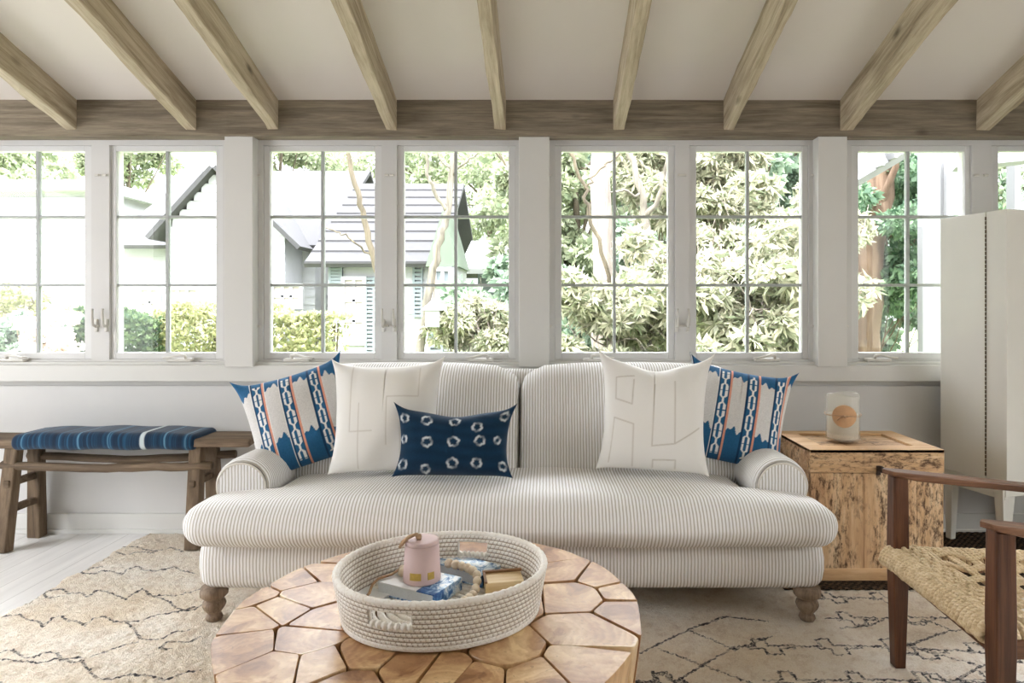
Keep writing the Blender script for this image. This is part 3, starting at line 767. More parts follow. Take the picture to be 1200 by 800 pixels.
nx, ny = len(rx), len(ry)
mb = MB(); mb.v = list(map(tuple, np.stack([rp[:, 0], rp[:, 1], zz.ravel()], 1)))
mb.f = [(j*nx+i, j*nx+i+1, (j+1)*nx+i+1, (j+1)*nx+i) for j in range(ny-1) for i in range(nx-1)]
t = NT('wool_rug_pile'); v = t.coord(); a = t.n('ShaderNodeAttribute', attribute_name='line')
n1 = t.noise(v, 70, 3, .7); n2 = t.noise(v, 2.2, 5, .6); n3 = t.noise(t.coord(scale=(40, 160, 40)), 1, 2); n4 = t.noise(v, 220, 2, .6); n5 = t.noise(v, 22, 4, .7)
base = t.ramp(n2, [(0.32, srgb(218, 200, 174)), (0.5, srgb(231, 219, 201)), (0.68, srgb(240, 233, 222))])
base = t.mix(t.math('MULTIPLY', t.math('SUBTRACT', n5, .48, clamp=True), 1.8), base, srgb(170, 134, 98))
base = t.mix(.5, base, t.ramp(n4, [(0.3, (.25,)*3), (0.7, (.9,)*3)]), 'SOFT_LIGHT')
d = t.math('ADD', a.outputs['Fac'], t.math('MULTIPLY_ADD', n1, .016, -.008))
ln = t.math('MULTIPLY_ADD', d, -380, 2.3, clamp=True)
brk = t.math('MULTIPLY_ADD', n3, 9, -3.7, clamp=True)
t.color(t.mix(t.math('MULTIPLY', ln, t.math('MULTIPLY_ADD', brk, .6, .4)), base, srgb(44, 42, 46)))
t.bump(t.math('ADD', n4, t.math('MULTIPLY', n5, .8)), .7, .008); M['rug'] = t.done(.95, .1, sheen=.2)
rug = mb.build('rug', M['rug'], smooth=True)
at = rug.data.attributes.new('line', 'FLOAT', 'POINT'); at.data.foreach_set('value', rd.astype(np.float32))
tag(rug, 'beige woven wool rug with thin black broken lines, under the sofa and the round table', 'rug')

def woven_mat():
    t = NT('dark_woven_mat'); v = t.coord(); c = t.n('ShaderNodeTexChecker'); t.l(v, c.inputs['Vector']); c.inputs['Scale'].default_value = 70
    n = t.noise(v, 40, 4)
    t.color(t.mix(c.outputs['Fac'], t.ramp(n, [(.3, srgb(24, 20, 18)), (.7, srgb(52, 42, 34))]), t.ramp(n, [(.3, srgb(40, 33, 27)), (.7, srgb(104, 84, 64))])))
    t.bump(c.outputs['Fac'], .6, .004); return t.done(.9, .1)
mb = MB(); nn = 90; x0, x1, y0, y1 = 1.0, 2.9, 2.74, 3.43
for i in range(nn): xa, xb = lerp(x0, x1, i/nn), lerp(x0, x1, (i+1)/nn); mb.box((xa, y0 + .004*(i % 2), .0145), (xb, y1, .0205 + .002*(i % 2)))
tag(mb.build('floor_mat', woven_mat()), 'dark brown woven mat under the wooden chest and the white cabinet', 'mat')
RZ = .0125
MZ = .021

# ------------------------------------------------------------------ sofa
sofa = thing('sofa', (-.13, 2.9, RZ), 'long cream sofa in grey ticking stripe with turned wooden feet', 'sofa')
XC, HW = -.1315, 1.213
def tcush(p):
    k = min(1, max(0, (p.y - 2.545) / .09)); k = k*k*(3-2*k)
    s = lerp(1, .815 if p.x < XC else .8, k)
    u = (p.x - XC) / HW; x = XC + (p.x - XC)*s
    top = max(0, (p.z - .39) / .09)
    q = abs(u)
    z = p.z + top*(.022*(1 - q**2.2) - .018*q**6) - (.012*max(0, (p.y-2.6)/.3) if p.z > .4 else 0)
    y = p.y - .03*(1 - q**4)*(1 if p.y < 2.5 else 0)*max(0, 1 - abs(p.z-.39)/.09)
    z += .004*math.sin(p.x*9 + 1) * (1 if p.z > .45 else .5)
    return Vector((x, y, z))
mb = MB(); mb.rbox((XC-HW, 2.355, .312), (XC+HW, 2.95, .484), (.085, .085, .082), 7, (60, 14, 3), tcush); mb.build('seat_cushion', M['tick'], sofa, smooth=True)
def basef(p):
    q = abs((p.x - XC)/1.16)
    b = max(0, math.sin(math.pi*(p.z-.13)/.2)) if .13 < p.z < .33 else 0
    return Vector((p.x + .012*b*(1 if p.x > 0 else -1)*(q > .9), p.y - (.016*b if p.y < 2.6 else 0), p.z + (.006*math.sin(p.x*4) if p.z > .2 else 0)))
mb = MB(); mb.rbox((-1.308, 2.458, .128), (1.048, 3.36, .335), (.06, .06, .045), 5, (40, 6, 3), basef); mb.build('seat_base', M['tick'], sofa, smooth=True)
# arms: a rolled top on an upright panel, stripes running around the roll
def arm(cx, s):
    mb = MB(); ring = []; r = .112
    for k in range(25):
        a = math.radians(-35 + 250*k/24)          # over the top, from the outside to the inside
        ring.append((s*r*math.cos(a), .49 + r*.98*math.sin(a)))
    prof = [(s*.085, .14)] + ring + [(-s*.07, .14)]
    ys = [2.60, 2.606, 2.62, 2.645] + [2.645 + .62*i/16 for i in range(1, 17)] + [3.3]
    vs = []; n = len(prof)
    for i, y in enumerate(ys):
        sh = (.90, .955, .985, 1)[i] if i < 4 else 1
        drop = .012*max(0, (y-2.7)/.6)
        for x, z in prof: vs.append((cx + x*sh, y, .45 + (z-.45)*sh - drop))
    fs = [(i*n+k, i*n+(k+1) % n, (i+1)*n+(k+1) % n, (i+1)*n+k) for i in range(len(ys)-1) for k in range(n)]
    fs += [tuple(range(n)), tuple(range((len(ys)-1)*n + n-1, (len(ys)-1)*n-1, -1))]
    if s > 0: fs = [tuple(reversed(f)) for f in fs]
    mb.add(vs, fs); o = mb.build('arm', M['tick_arm'], sofa, smooth=True)
    face = [(x*.86, .45 + (z-.45)*.87) for x, z in prof]
    MB().add([(cx+x, 2.592, z) for x, z in face] + [(cx+x, 2.612, z) for x, z in face], [tuple(range(n)) if s < 0 else tuple(range(n-1, -1, -1))] + [(k, (k+1) % n, n+(k+1) % n, n+k) for k in range(n)]).build('arm_front', M['tick'], o)
    MB().tube([(cx+x, 2.594, z) for x, z in face], .0045, 6, closed=True).build('piping', M['piping'], o, smooth=True)
arm(-1.21, -1); arm(.938, 1)
# back: two tight cushions with gently arched tops in front of a curved back
def backf(xa, xb):
    def f(p):
        u = (p.x - (xa+xb)/2) / ((xb-xa)/2)
        h = (p.z - .4)/.5
        z = p.z + max(0, h)*(.03*(1 - abs(u)**3) - .045*max(0, abs(u)-.8)/.2*(1 if abs(u) > .8 else 0))
        y = p.y + .34*max(0, p.z - .45) - (.03*(1-u*u)*math.sin(math.pi*min(1, max(0, h))) if p.y < 3.0 else 0)
        return Vector((p.x, y, z))
    return f
for xa, xb in ((-1.20, -.123), (-.121, .93)):
    mb = MB(); mb.rbox((xa, 2.86, .40), (xb, 3.10, .905), (.03, .1, .1), 6, (24, 4, 12), backf(xa, xb)); mb.build('back_cushion', M['tick'], sofa, smooth=True)
def bkf(p):
    u = (p.x - XC)/1.15
    return Vector((p.x, p.y, p.z - (.10*abs(u)**5 if p.z > .5 else 0)))
mb = MB(); mb.rbox((-1.28, 3.17, .14), (1.01, 3.39, .89), (.06, .08, .08), 5, (24, 3, 6), bkf); mb.build('back', M['tick'], sofa, smooth=True)
M['turned'] = wood('grey_washed_turned_wood', [srgb(88, 72, 58), srgb(136, 117, 99), srgb(166, 148, 130)], 2, .55, 2)
foot = [(.012, 0), (.022, .002), (.027, .012), (.024, .022), (.019, .028), (.024, .036), (.033, .05), (.037, .062), (.034, .074), (.026, .082), (.034, .088), (.043, .098), (.044, .112), (.04, .13)]
for x, y in ((-1.262, 2.485), (.992, 2.485), (-1.262, 3.3), (.992, 3.3)):
    MB().lathe([(r*1.15, z) for r, z in foot], (x, y, RZ), 24).build('leg', M['turned'], sofa, smooth=True)

# ------------------------------------------------------------------ cushions on the sofa
def pillow(name, w, h, T, colfn, label, cat='cushion', group=None, n=150, pinch=.10, chop=0.0, seed=0, sag=.0, ears=.03):
    rng = np.random.default_rng(seed)
    m = n if w <= h*1.05 else int(n*h/w)
    us = np.linspace(-1, 1, n+1); vs_ = np.linspace(-1, 1, m+1); U, V = np.meshgrid(us, vs_)
    X = w*U*(1 - pinch*np.where(V > -.2, 1-((V+.2)/1.2)**2, 1-((V+.2)/.8)**2)*np.abs(U)**3) ; Z = h*V*(1 - pinch*np.where(V > 0, .9, .12)*(1-U**2)*np.abs(V)**3)
    ear = (np.abs(U)**10)*(np.abs(V)**10)
    ear = ear*np.where(V > 0, 1, .25); X += np.sign(U)*ear*ears*.6; Z += np.sign(V)*ear*ears
    Z -= chop*h*np.exp(-(U/.42)**2)*np.clip((V+.3)/1.3, 0, 1)**1.4
    prof = np.clip((1-np.abs(U)**2.6), 0, 1)**.62*np.clip((1-np.abs(V)**2.6), 0, 1)**.62
    ph = rng.uniform(0, 6, 6)
    wr = .006*np.sin(U*3+V*2+ph[0]) + .004*np.sin(V*5-U*4+ph[1])*(.5+U) + .0035*np.sin(U*7+V*V*4+ph[2])*V + .0022*np.sin((U*V)*15+V*6+ph[3])*np.abs(V)
    crease = .012*np.exp(-((U - .55*np.sign(U))**2)/.01)*np.clip(V, 0, 1)
    D = T*prof*(1 + sag*(-V)*.35) + (wr - crease)*prof - chop*T*.55*np.exp(-(U/.3)**2)*np.clip(V, 0, 1)*prof
    F_ = np.stack([X, -D, Z], -1).reshape(-1, 3); B_ = np.stack([X, D*.85, Z], -1).reshape(-1, 3)
    N = (n+1)*(m+1); q = lambda i, j: j*(n+1)+i
    inner = np.zeros((m+1, n+1), int); k = N; bidx = np.empty((m+1, n+1), int); keep = []
    for j in range(m+1):
        for i in range(n+1):
            if i in (0, n) or j in (0, m): bidx[j, i] = q(i, j)
            else: bidx[j, i] = k; keep.append(q(i, j)); k += 1
    mb = MB(); mb.v = list(map(tuple, np.concatenate([F_, B_[keep]])))
    mb.f = [(q(i,j), q(i+1,j), q(i+1,j+1), q(i,j+1)) for j in range(m) for i in range(n)] + [(bidx[j,i], bidx[j+1,i], bidx[j+1,i+1], bidx[j,i+1]) for j in range(m) for i in range(n)]
    o = mb.build(name, M['cloth'], smooth=True)
    c = colfn(U.ravel(), V.ravel()); c = np.concatenate([c, c[keep]])
    a = o.data.attributes.new('pattern', 'FLOAT_COLOR', 'POINT'); a.data.foreach_set('color', np.concatenate([c, np.ones((len(c), 1))], 1).astype(np.float32).ravel())
    return tag(o, label, cat, group)
def place(o, px, py, y, lean, roll, yaw=0):
    o.location = P(px, py, y)
    o.rotation_euler = (Matrix.Rotation(math.radians(yaw), 3, 'Z') @ Matrix.Rotation(-math.radians(lean), 3, 'X') @ Matrix.Rotation(-math.radians(roll), 3, 'Y')).to_euler()
    return o
A = lambda *c: np.array(srgb(*c))
def ikat(seed, phase):
    def f(u, v):
        rng = np.random.default_rng(seed); n = len(u); per = .545
        x = (u + phase) / per; k = np.floor(x); f_ = x - k; vv = (v + 1)/2
        col = np.tile(A(222, 220, 218), (n, 1)); blue = A(44, 98, 140); deep = A(30, 64, 98); white = A(240, 240, 238); coral = A(226, 160, 136)
        jag = .025*np.sin(u*23+k) + .02*np.sin(u*51)
        e = vv + jag + .02*np.sin(k*2.1)
        block = (f_ > .42) & ((e > .86) | (e < .30)); col[block] = blue
        ch = f_ < .36; col[ch] = blue
        g = np.abs(f_ - .18)
        ph = (vv*4.8 + .37*k) % 1
        tgt = np.where(ph < .58, .088, np.where(ph < .68, .088 - .072*(ph-.58)/.10, np.where(ph < .90, .0, .088*(ph-.90)/.10)))
        link = np.abs(g - tgt) < .040
        link &= ~((ph > .27) & (ph < .31))
        link &= (vv > .05) & (vv < .93); col[link] = white
        col[(f_ < .02) | ((f_ > .335) & (f_ < .36))] = deep
        col[(f_ > .375) & (f_ < .44)] = coral; col[(f_ > .435) & (f_ < .452)] = white
        col[(f_ > .965)] = deep; col[(f_ > .945) & (f_ <= .965)] = white
        return col * (1 + .05*rng.normal(size=(n, 1)))
    return f
def stitched(lines, base=(244, 242, 238), ink=(214, 209, 201), wd=.011):
    def f(u, v):
        d = seg_dist(np.stack([u, v], 1), lines)
        k = np.clip(1.6 - d/wd, 0, 1)[:, None]
        return A(*base)*(1-k) + A(*ink)*k
    return f
def shibori(u, v):
    rng = np.random.default_rng(3); n = len(u); col = np.tile(A(18, 49, 74), (n, 1)); col *= (1 + .10*np.sin(v*19 + 2*np.sin(u*3)) + .05*rng.normal(size=n))[:, None]
    asp = .57; cs = []
    for r, vy in enumerate((.70, .02, -.72)):
        for k in range(5):
            cs.append((-.86 + .43*k + rng.normal(0, .03), vy + rng.normal(0, .05) - (.18 if r == 0 and k == 3 else 0), rng.uniform(.055, .085)))
    for cx, cy, r in cs:
        ang = np.arctan2((v-cy)*asp, u-cx); d = np.hypot(u-cx, (v-cy)*asp*1.05)
        rr = r*(1 + .07*np.sin(ang*5 + cx*9) + .06*np.sin(ang*8+cy*7))
        k = np.clip(1.4 - np.abs(d-rr)/.022, 0, 1)*np.clip(.75 + .5*np.sin(ang*2+cx*20), .25, 1)
        k = k[:, None]*.8; col = col*(1-k) + A(226, 232, 236)*k
    return col
lw = [((-.62,.95),(-.62,-.3)), ((-.45,.2),(-.45,-.95)), ((.05,.3),(.62,.3)), ((.62,.3),(.62,.9)), ((.05,.3),(.05,-.55)), ((.3,-.1),(.3,-.95)), ((-.62,-.3),(-.2,-.3))]
rw = [((-.72,.62),(-.72,.22)), ((-.72,.22),(-.40,.14)), ((-.40,.14),(-.38,.62)), ((-.74,-.12),(-.36,-.22)), ((-.36,-.22),(-.36,-.95)), ((-.74,-.12),(-.80,-.9)), ((.0,.58),(-.02,-.58)), ((-.02,-.58),(.38,-.52)), ((.38,-.52),(.36,.62)), ((.38,-.52),(.86,-.22)), ((.0,-.82),(.4,-.8)), ((.4,-.8),(.4,-.95)), ((.0,-.82),(.0,-.95)), ((-.72,.62),(-.38,.7))]
place(pillow('cushion', .225, .215, .088, ikat(1, .18), 'blue and white ikat striped cushion beside the striped bench end of the sofa', seed=1, group=None, ears=.035), 351, 489, 2.90, 20, 17, 10)
place(pillow('cushion', .225, .215, .088, ikat(2, .42), 'blue and white ikat striped cushion next to the wooden chest', seed=2, ears=.035), 862, 486, 2.92, 20, -11, -8)
place(pillow('cushion', .232, .232, .085, stitched(lw, wd=.007), 'plain white stitched cushion behind the dark navy cushion', seed=3, ears=.025), 453, 487, 2.80, 17, 1, 4)
place(pillow('cushion', .228, .232, .095, stitched(rw), 'white stitched cushion with a dented top, in front of the ikat cushion near the chest', seed=4, chop=.13, ears=.04), 766, 485, 2.76, 14, -2, -8)
place(pillow('lumbar_cushion', .238, .132, .075, shibori, 'small oblong navy cushion with white tie-dyed rings', seed=5, chop=.14, ears=.03, n=170), 532, 518, 2.66, 16, -1, 2)

# ------------------------------------------------------------------ rustic bench
M['bench'] = wood('old_bench_wood_across', [srgb(62, 50, 39), srgb(106, 89, 71), srgb(140, 120, 98)], 0, .7)
M['bench_leg'] = wood('old_bench_wood_upright', [srgb(60, 48, 37), srgb(102, 85, 67), srgb(134, 114, 92)], 2, .7)
bench = thing('bench', (-2.2, 3.33, 0), 'long rustic wooden bench with a blue striped padded seat beside the sofa', 'bench')
def bf(p): return Vector((p.x, p.y, p.z + .006*math.sin(p.x*3.1)))
mb = MB(); mb.rbox((-2.95, 3.225, .505), (-1.462, 3.44, .548), (.012, .012, .01), 3, (30, 4, 2), lambda p: Vector((p.x - (.03*(p.y-3.225)/.2 if p.x > -1.5 else 0), p.y + .006*math.sin(p.x*5), p.z + .004*math.sin(p.x*3.1))))
mb.build('seat', M['bench'], bench, smooth=True)
def indigo():
    t = NT('indigo_striped_cloth'); v = t.coord(); s = t.sep(v)
    x = t.math('ADD', s[0], t.math('MULTIPLY', t.noise(v, 6, 2), .02))
    vec = t.n('ShaderNodeCombineXYZ'); t.l(x, vec.inputs[0])
    n = t.noise(vec.outputs[0], 26, 3, .65); n2 = t.noise(vec.outputs[0], 70, 2)
    c = t.ramp(n, [(.34, srgb(15, 30, 50)), (.48, srgb(20, 46, 70)), (.58, srgb(30, 76, 106)), (.68, srgb(112, 156, 178))])
    c = t.mix(t.math('MULTIPLY_ADD', n2, 4, -2.1, clamp=True), c, srgb(20, 36, 60))
    w = t.math('MULTIPLY_ADD', t.math('ABSOLUTE', t.math('SUBTRACT', x, .222)), -160, 2.2, clamp=True)
    t.color(t.mix(w, c, srgb(196, 206, 208))); t.bump(t.noise(v, 160, 3), .3, .002); return t.done(.85, .15, sheen=.2)
def cushf(p):
    u = (p.x + 2.18)/.46
    return Vector((p.x, p.y, p.z + (.008*(1 - u*u) if p.z > .53 else 0) + .003*math.sin(p.x*22)))
mb = MB(); mb.rbox((-2.645, 3.212, .494), (-1.725, 3.452, .574), (.03, .035, .035), 5, (40, 6, 2), cushf); mb.build('padded_cover', indigo(), bench, smooth=True)
for x, s in ((-2.655, -1), (-1.742, 1)):
    for yt, yb, dz in ((3.265, 3.205, 0), (3.405, 3.425, 0)):
        base = RZ + .002 if s > 0 else 0
        mb = MB(); mb.bar((x + s*.012, yb, base), (x, yt, .508), .068, .058, .062, .05); mb.build('leg', M['bench_leg'], bench, bevel=.006)
    for z in (.2, .33):
        mb = MB(); mb.bar((x, 3.20 + .03*z, z), (x, 3.42, z), .03, .035, up=(0, 0, 1)); mb.build('side_rung', M['bench'], bench, bevel=.005)
mb = MB(); mb.tube(wob([(-2.70, 3.245, .418), (-2.3, 3.247, .402), (-2.0, 3.247, .407), (-1.66, 3.245, .416)], 5, .002, 3), .0215, 8); mb.build('stretcher', M['bench'], bench, smooth=True)
mb = MB(); mb.tube(wob([(-2.70, 3.412, .43), (-2.2, 3.412, .405), (-1.62, 3.412, .435)], 6, .002, 4), .021, 8); mb.build('stretcher', M['bench'], bench, smooth=True)

# ------------------------------------------------------------------ round table of wood blocks
TC, TR, TZ = Vector((-.279, 1.681)), .522, .43
seeds_px = [(279,758),(294,723),(291,697),(345,677),(325,712),(361,695),(386,667),(405,650),(362,745),(316,785),(385,725),(381,778),(426,766),(405,800),(483,779),
            (522,785),(590,761),(560,793),(680,776),(684,737),(671,698),(655,666),(711,674),(735,692),(738,714),(626,792),(640,650),(560,648),(480,648),(520,690),(460,700),(600,700),(440,670),(540,740)]
S = [G(x, y, TZ).xy - TC for x, y in seeds_px]
rnd = random.Random(8)
for k in range(16):
    a = math.radians(180 + 180*(k+.5)/16) if k < 16 else 0; r = TR*(.82 if k % 2 else .62); p = Vector((r*math.cos(a), r*math.sin(a)))
    if all((p-q).length > .13 for q in S): S.append(p)
S = [p for p in S if p.length < TR*1.02]
def clip(poly, n, c):
    out = []
    for i in range(len(poly)):
        a, b = poly[i], poly[(i+1) % len(poly)]; da, db = a.dot(n)-c, b.dot(n)-c
        if da <= 0: out.append(a)
        if da*db < 0: out.append(a.lerp(b, da/(da-db)))
    return out
def inset(poly, d):
    out = [p.copy() for p in poly]; res = poly
    n = len(poly); cen = sum(poly, Vector((0, 0)))/n
    r = poly
    for i in range(n):
        a, b = poly[i], poly[(i+1) % n]; e = b-a
        if e.length < 1e-6: continue
        nn = Vector((e.y, -e.x)).normalized(); w_ = rnd.gauss(0, .035) if ((a+b)/2).length < TR*.96 else 0; cs_, sn_ = math.cos(w_), math.sin(w_); nn = Vector((nn.x*cs_-nn.y*sn_, nn.x*sn_+nn.y*cs_)); r = clip(r, nn, ((a+b)/2).dot(nn)-(d*rnd.choice((.6, 1, 1.2, 2.2)) if w_ else d))
        if len(r) < 3: return []
    return r
table = thing('coffee_table', (TC.x, TC.y, RZ), 'round coffee table of fitted teak blocks with gaps between them, in front of the sofa', 'table')
ring = [Vector((TR*math.cos(2*math.pi*k/72)*(1+.006*math.sin(k*1.3)), TR*math.sin(2*math.pi*k/72)*(1+.006*math.sin(k*2.1)))) for k in range(72)]
def teak():
    t = NT('teak_block'); g = t.n('ShaderNodeNewGeometry'); rnd_ = g.outputs['Random Per Island']
    gr = t.n('ShaderNodeAttribute', attribute_name='grain'); gv = gr.outputs['Vector']
    off = t.n('ShaderNodeVectorMath', operation='ADD'); cb = t.n('ShaderNodeCombineXYZ'); t.l(t.math('MULTIPLY', rnd_, 53), cb.inputs[2]); t.l(gv, off.inputs[0]); t.l(cb.outputs[0], off.inputs[1])
    ln = t.n('ShaderNodeVectorMath', operation='LENGTH'); t.l(gv, ln.inputs[0])
    a = t.noise(off.outputs[0], 9, 4, .55, .8); b = t.noise(off.outputs[0], 90, 4, .7)
    r = t.math('ADD', ln.outputs['Value'], t.math('MULTIPLY', a, .09))
    wv = t.math('MULTIPLY_ADD', t.math('SINE', t.math('MULTIPLY', r, 420)), .5, .5); wide = t.math('MULTIPLY_ADD', t.math('SINE', t.math('MULTIPLY', r, 75)), .5, .5)
    m = t.math('ADD', t.math('MULTIPLY', a, .62), t.math('ADD', t.math('MULTIPLY', wv, .055), t.math('ADD', t.math('MULTIPLY', wide, .10), t.math('MULTIPLY', b, .15))))
    c = t.ramp(m, [(.32, srgb(138, 103, 70)), (.44, srgb(172, 138, 102)), (.54, srgb(196, 166, 128)), (.66, srgb(224, 200, 160))])
    c = t.mix(.5, c, t.ramp(rnd_, [(0, srgb(156, 116, 84)), (.5, srgb(190, 156, 124)), (1, srgb(222, 200, 172))]), 'SOFT_LIGHT')
    ed = t.n('ShaderNodeAttribute', attribute_name='sapwood'); sw = t.math('MULTIPLY_ADD', t.math('ADD', ed.outputs['Fac'], t.math('MULTIPLY', a, .5)), 5, -3.6, clamp=True)
    c = t.mix(t.math('MULTIPLY', sw, .75), c, srgb(234, 212, 174))
    cr = t.math('MULTIPLY_ADD', t.noise(off.outputs[0], 26, 2, .5, 3), -60, 19.6, clamp=True); c = t.mix(t.math('MULTIPLY', cr, .35), c, srgb(110, 76, 50))
    t.color(c); t.bump(t.math('ADD', b, a), .12, .003); return t.done(.36, .5, coat=.15)
grain = []
mb = MB(); sap = []
for si, s in enumerate(S):
    poly = ring
    for q in S:
        if q is s: continue
        nn = (q - s); poly = clip(poly, nn.normalized(), ((q+s)/2).dot(nn.normalized()))
        if len(poly) < 3: break
    if len(poly) < 3: continue
    poly = inset(poly, rnd.uniform(.001, .0035))
    if len(poly) < 3: continue
    # soften corners and let the edges wander
    pts = []
    m_ = len(poly)
    for i in range(m_):
        a, b, c = poly[i-1], poly[i], poly[(i+1) % m_]
        rq = rnd.choice((.005, .008, .012, .03)); ra, rc = min(rq, (b-a).length*.35), min(rq, (c-b).length*.35)
        if b.length > TR*.985 and (b-a).length < .06 and (c-b).length < .06: pts.append(b); continue
        p0 = b + (a-b).normalized()*ra if (a-b).length > 1e-6 else b; p2 = b + (c-b).normalized()*rc if (c-b).length > 1e-6 else b
        for k in range(4): t_ = k/3; pts.append(p0*(1-t_)**2 + b*2*t_*(1-t_) + p2*t_*t_)
    cl = [pts[0]]
    for p in pts[1:]:
        if (p-cl[-1]).length > .003: cl.append(p)
    if (cl[0]-cl[-1]).length < .003: cl.pop()
    rim = any(p.length > TR*.97 for p in cl); z0 = RZ if rim else TZ - .07; z1 = TZ - rnd.uniform(0, .004)
    cen = sum(cl, Vector((0, 0)))/len(cl); n = len(cl); b0 = len(mb.v); pale = [rnd.random() < .35]*1; ph = rnd.uniform(0, 6)
    go = Vector((rnd.gauss(0, .05), rnd.gauss(0, .05)))
    lv = []
    for (z, k) in ((z0, .97), (lerp(z0, z1, .5), .985), (z1 - .008, 1), (z1 - .002, .996), (z1, .985), (z1, .86), (z1, .6)):
        for p in cl:
            q = cen + (p-cen)*k; tp = lerp(.90, 1, (z-RZ)/(TZ-RZ)) if rim else 1
            lv.append((TC.x+q.x*tp, TC.y+q.y*tp, z))
    sv = []
    for (k, w_) in ((0, .3), (1, .3), (2, .6), (3, .8), (4, .8), (5, .25), (6, 0)):
        sv += [w_*max(0, math.sin(math.atan2(p.y-cen.y, p.x-cen.x) + ph)) * (1 if pale[0] else .45) for p in cl]
    fs = [tuple(range(n-1, -1, -1))] + [(l*n+i, l*n+(i+1) % n, (l+1)*n+(i+1) % n, (l+1)*n+i) for l in range(6) for i in range(n)]
    lv.append((TC.x+cen.x, TC.y+cen.y, z1)); sv.append(0); fs += [(6*n+i, 6*n+(i+1) % n, 7*n) for i in range(n)]
    grain += [(x - TC.x - cen.x - go.x, y - TC.y - cen.y - go.y, z*.25) for x, y, z in lv]
    mb.add(lv, fs); sap += sv
top = mb.build('top_blocks', teak(), table)
a = top.data.attributes.new('sapwood', 'FLOAT', 'POINT'); a.data.foreach_set('value', np.array(sap, np.float32))
a = top.data.attributes.new('grain', 'FLOAT_VECTOR', 'POINT'); a.data.foreach_set('vector', np.array(grain, np.float32).ravel())
dark = paint('dark_filler', srgb(52, 38, 28), .9)
MB().lathe([(TR*.86, .0), (TR*.95, .36)], (TC.x, TC.y, RZ), 48).build('core', dark, table)

# ------------------------------------------------------------------ coiled tray
TX, TY = -.264, 1.665
th0 = math.radians(10)
def tray_r(t): return (.0175*math.cos(2*(t-th0)))
def coil():
    t = NT('whitewashed_coiled_rattan'); v = t.coord(); z = t.sep(v)[2]
    n = t.noise(v, 14, 4); n2 = t.noise(v, 160, 3)
    a = t.n('ShaderNodeAttribute', attribute_name='groove')
    c = t.ramp(n, [(.3, srgb(234, 228, 218)), (.7, srgb(250, 248, 244))])
    c = t.mix(t.math('MULTIPLY', t.math('SUBTRACT', n2, .5, clamp=True), 1.6), c, srgb(186, 160, 126))
    t.color(t.mix(a.outputs['Fac'], c, srgb(140, 120, 94))); t.bump(n2, .3, .001); return t.done(.75, .2)
tray = thing('basket_tray', (TX, TY, TZ), 'round whitewashed coiled basket tray with two handles on the wooden table', 'tray')
ROWS, NA, SUB = 10, 600, 5
def wall_r(t, f): return lerp(.222, .243, f) + tray_r(t)
hold = [(math.radians(249), .235), (math.radians(76), .2)]
def in_hole(t, f):
    for c, w in hold:
        d = (t - c + math.pi) % (2*math.pi) - math.pi
        if abs(d) < w and (.48 < f < .84): return True
    return False
mb = MB(); gr = []; Hh = .112
nz = ROWS*SUB
for side in (1, -1):
    b0 = len(mb.v)
    for j in range(nz+1):
        f = j/nz; row = min(ROWS-1, int(f*ROWS)); fr = f*ROWS - row
        for i in range(NA):
            t = 2*math.pi*i/NA; arc = math.sqrt(max(0, 1-(2*fr-1)**2)); st = abs(math.sin((i/NA*112 + .5*(row % 2) + .35*fr)*math.pi))
            r = wall_r(t, f) + side*(.0045 + .0035*arc - .002*(1-st**.5)*arc)
            mb.v.append((TX + r*math.cos(t), TY + r*math.sin(t), TZ + .004 + Hh*f)); gr.append(max(max(0, 1-arc*1.7), .9*max(0, 1 - st*2.6)))
    for j in range(nz):
        for i in range(NA):
            if in_hole(2*math.pi*(i+.5)/NA, (j+.5)/nz): continue
            q = (b0+j*NA+i, b0+j*NA+(i+1) % NA, b0+(j+1)*NA+(i+1) % NA, b0+(j+1)*NA+i)
            mb.f.append(q if side > 0 else q[::-1])
wl_ = mb.build('wall', coil(), tray, smooth=True)
a = wl_.data.attributes.new('groove', 'FLOAT', 'POINT'); a.data.foreach_set('value', np.array(gr, np.float32))
M['coil'] = wl_.data.materials[0]
mb = MB(); mb.tube([(TX + wall_r(t, 1)*math.cos(t), TY + wall_r(t, 1)*math.sin(t), TZ + .004 + Hh) for t in [2*math.pi*i/200 for i in range(200)]], [.0078 + .0011*math.sin(i*2.2) for i in range(200)], 10, closed=True); mb.build('rim', M['coil'], tray, smooth=True)
mb = MB()
for k in range(12):
    rr = lerp(.01, 1, k/11)
    mb.tube([(TX + wall_r(t, 0)*rr*math.cos(t), TY + wall_r(t, 0)*rr*math.sin(t), TZ + .0095) for t in [2*math.pi*i/96 for i in range(96)]], .0095, 6, closed=True)
mb.build('base', M['coil'], tray, smooth=True)
M['cord'] = paint('white_cotton_cord', srgb(238, 234, 226), .9, .05, 60, .4)
for c, w in hold:
    mb = MB()
    loop = [(c - w + 2*w*k/48, .50) for k in range(49)] + [(c + w, .5 + .34*k/6) for k in range(1, 6)] + [(c + w - 2*w*k/24, .84) for k in range(25)] + [(c - w, .84 - .34*k/6) for k in range(1, 6)]
    mb.tube([(TX + wall_r(t, f)*math.cos(t), TY + wall_r(t, f)*math.sin(t), TZ+.004+Hh*f) for t, f in loop], [(.0055 + .0045*abs(math.sin(k*math.pi/48*7)) if k < 49 else .0048) for k in range(len(loop))], 8, closed=True)
    mb.build('handle', M['cord'], tray, smooth=True)

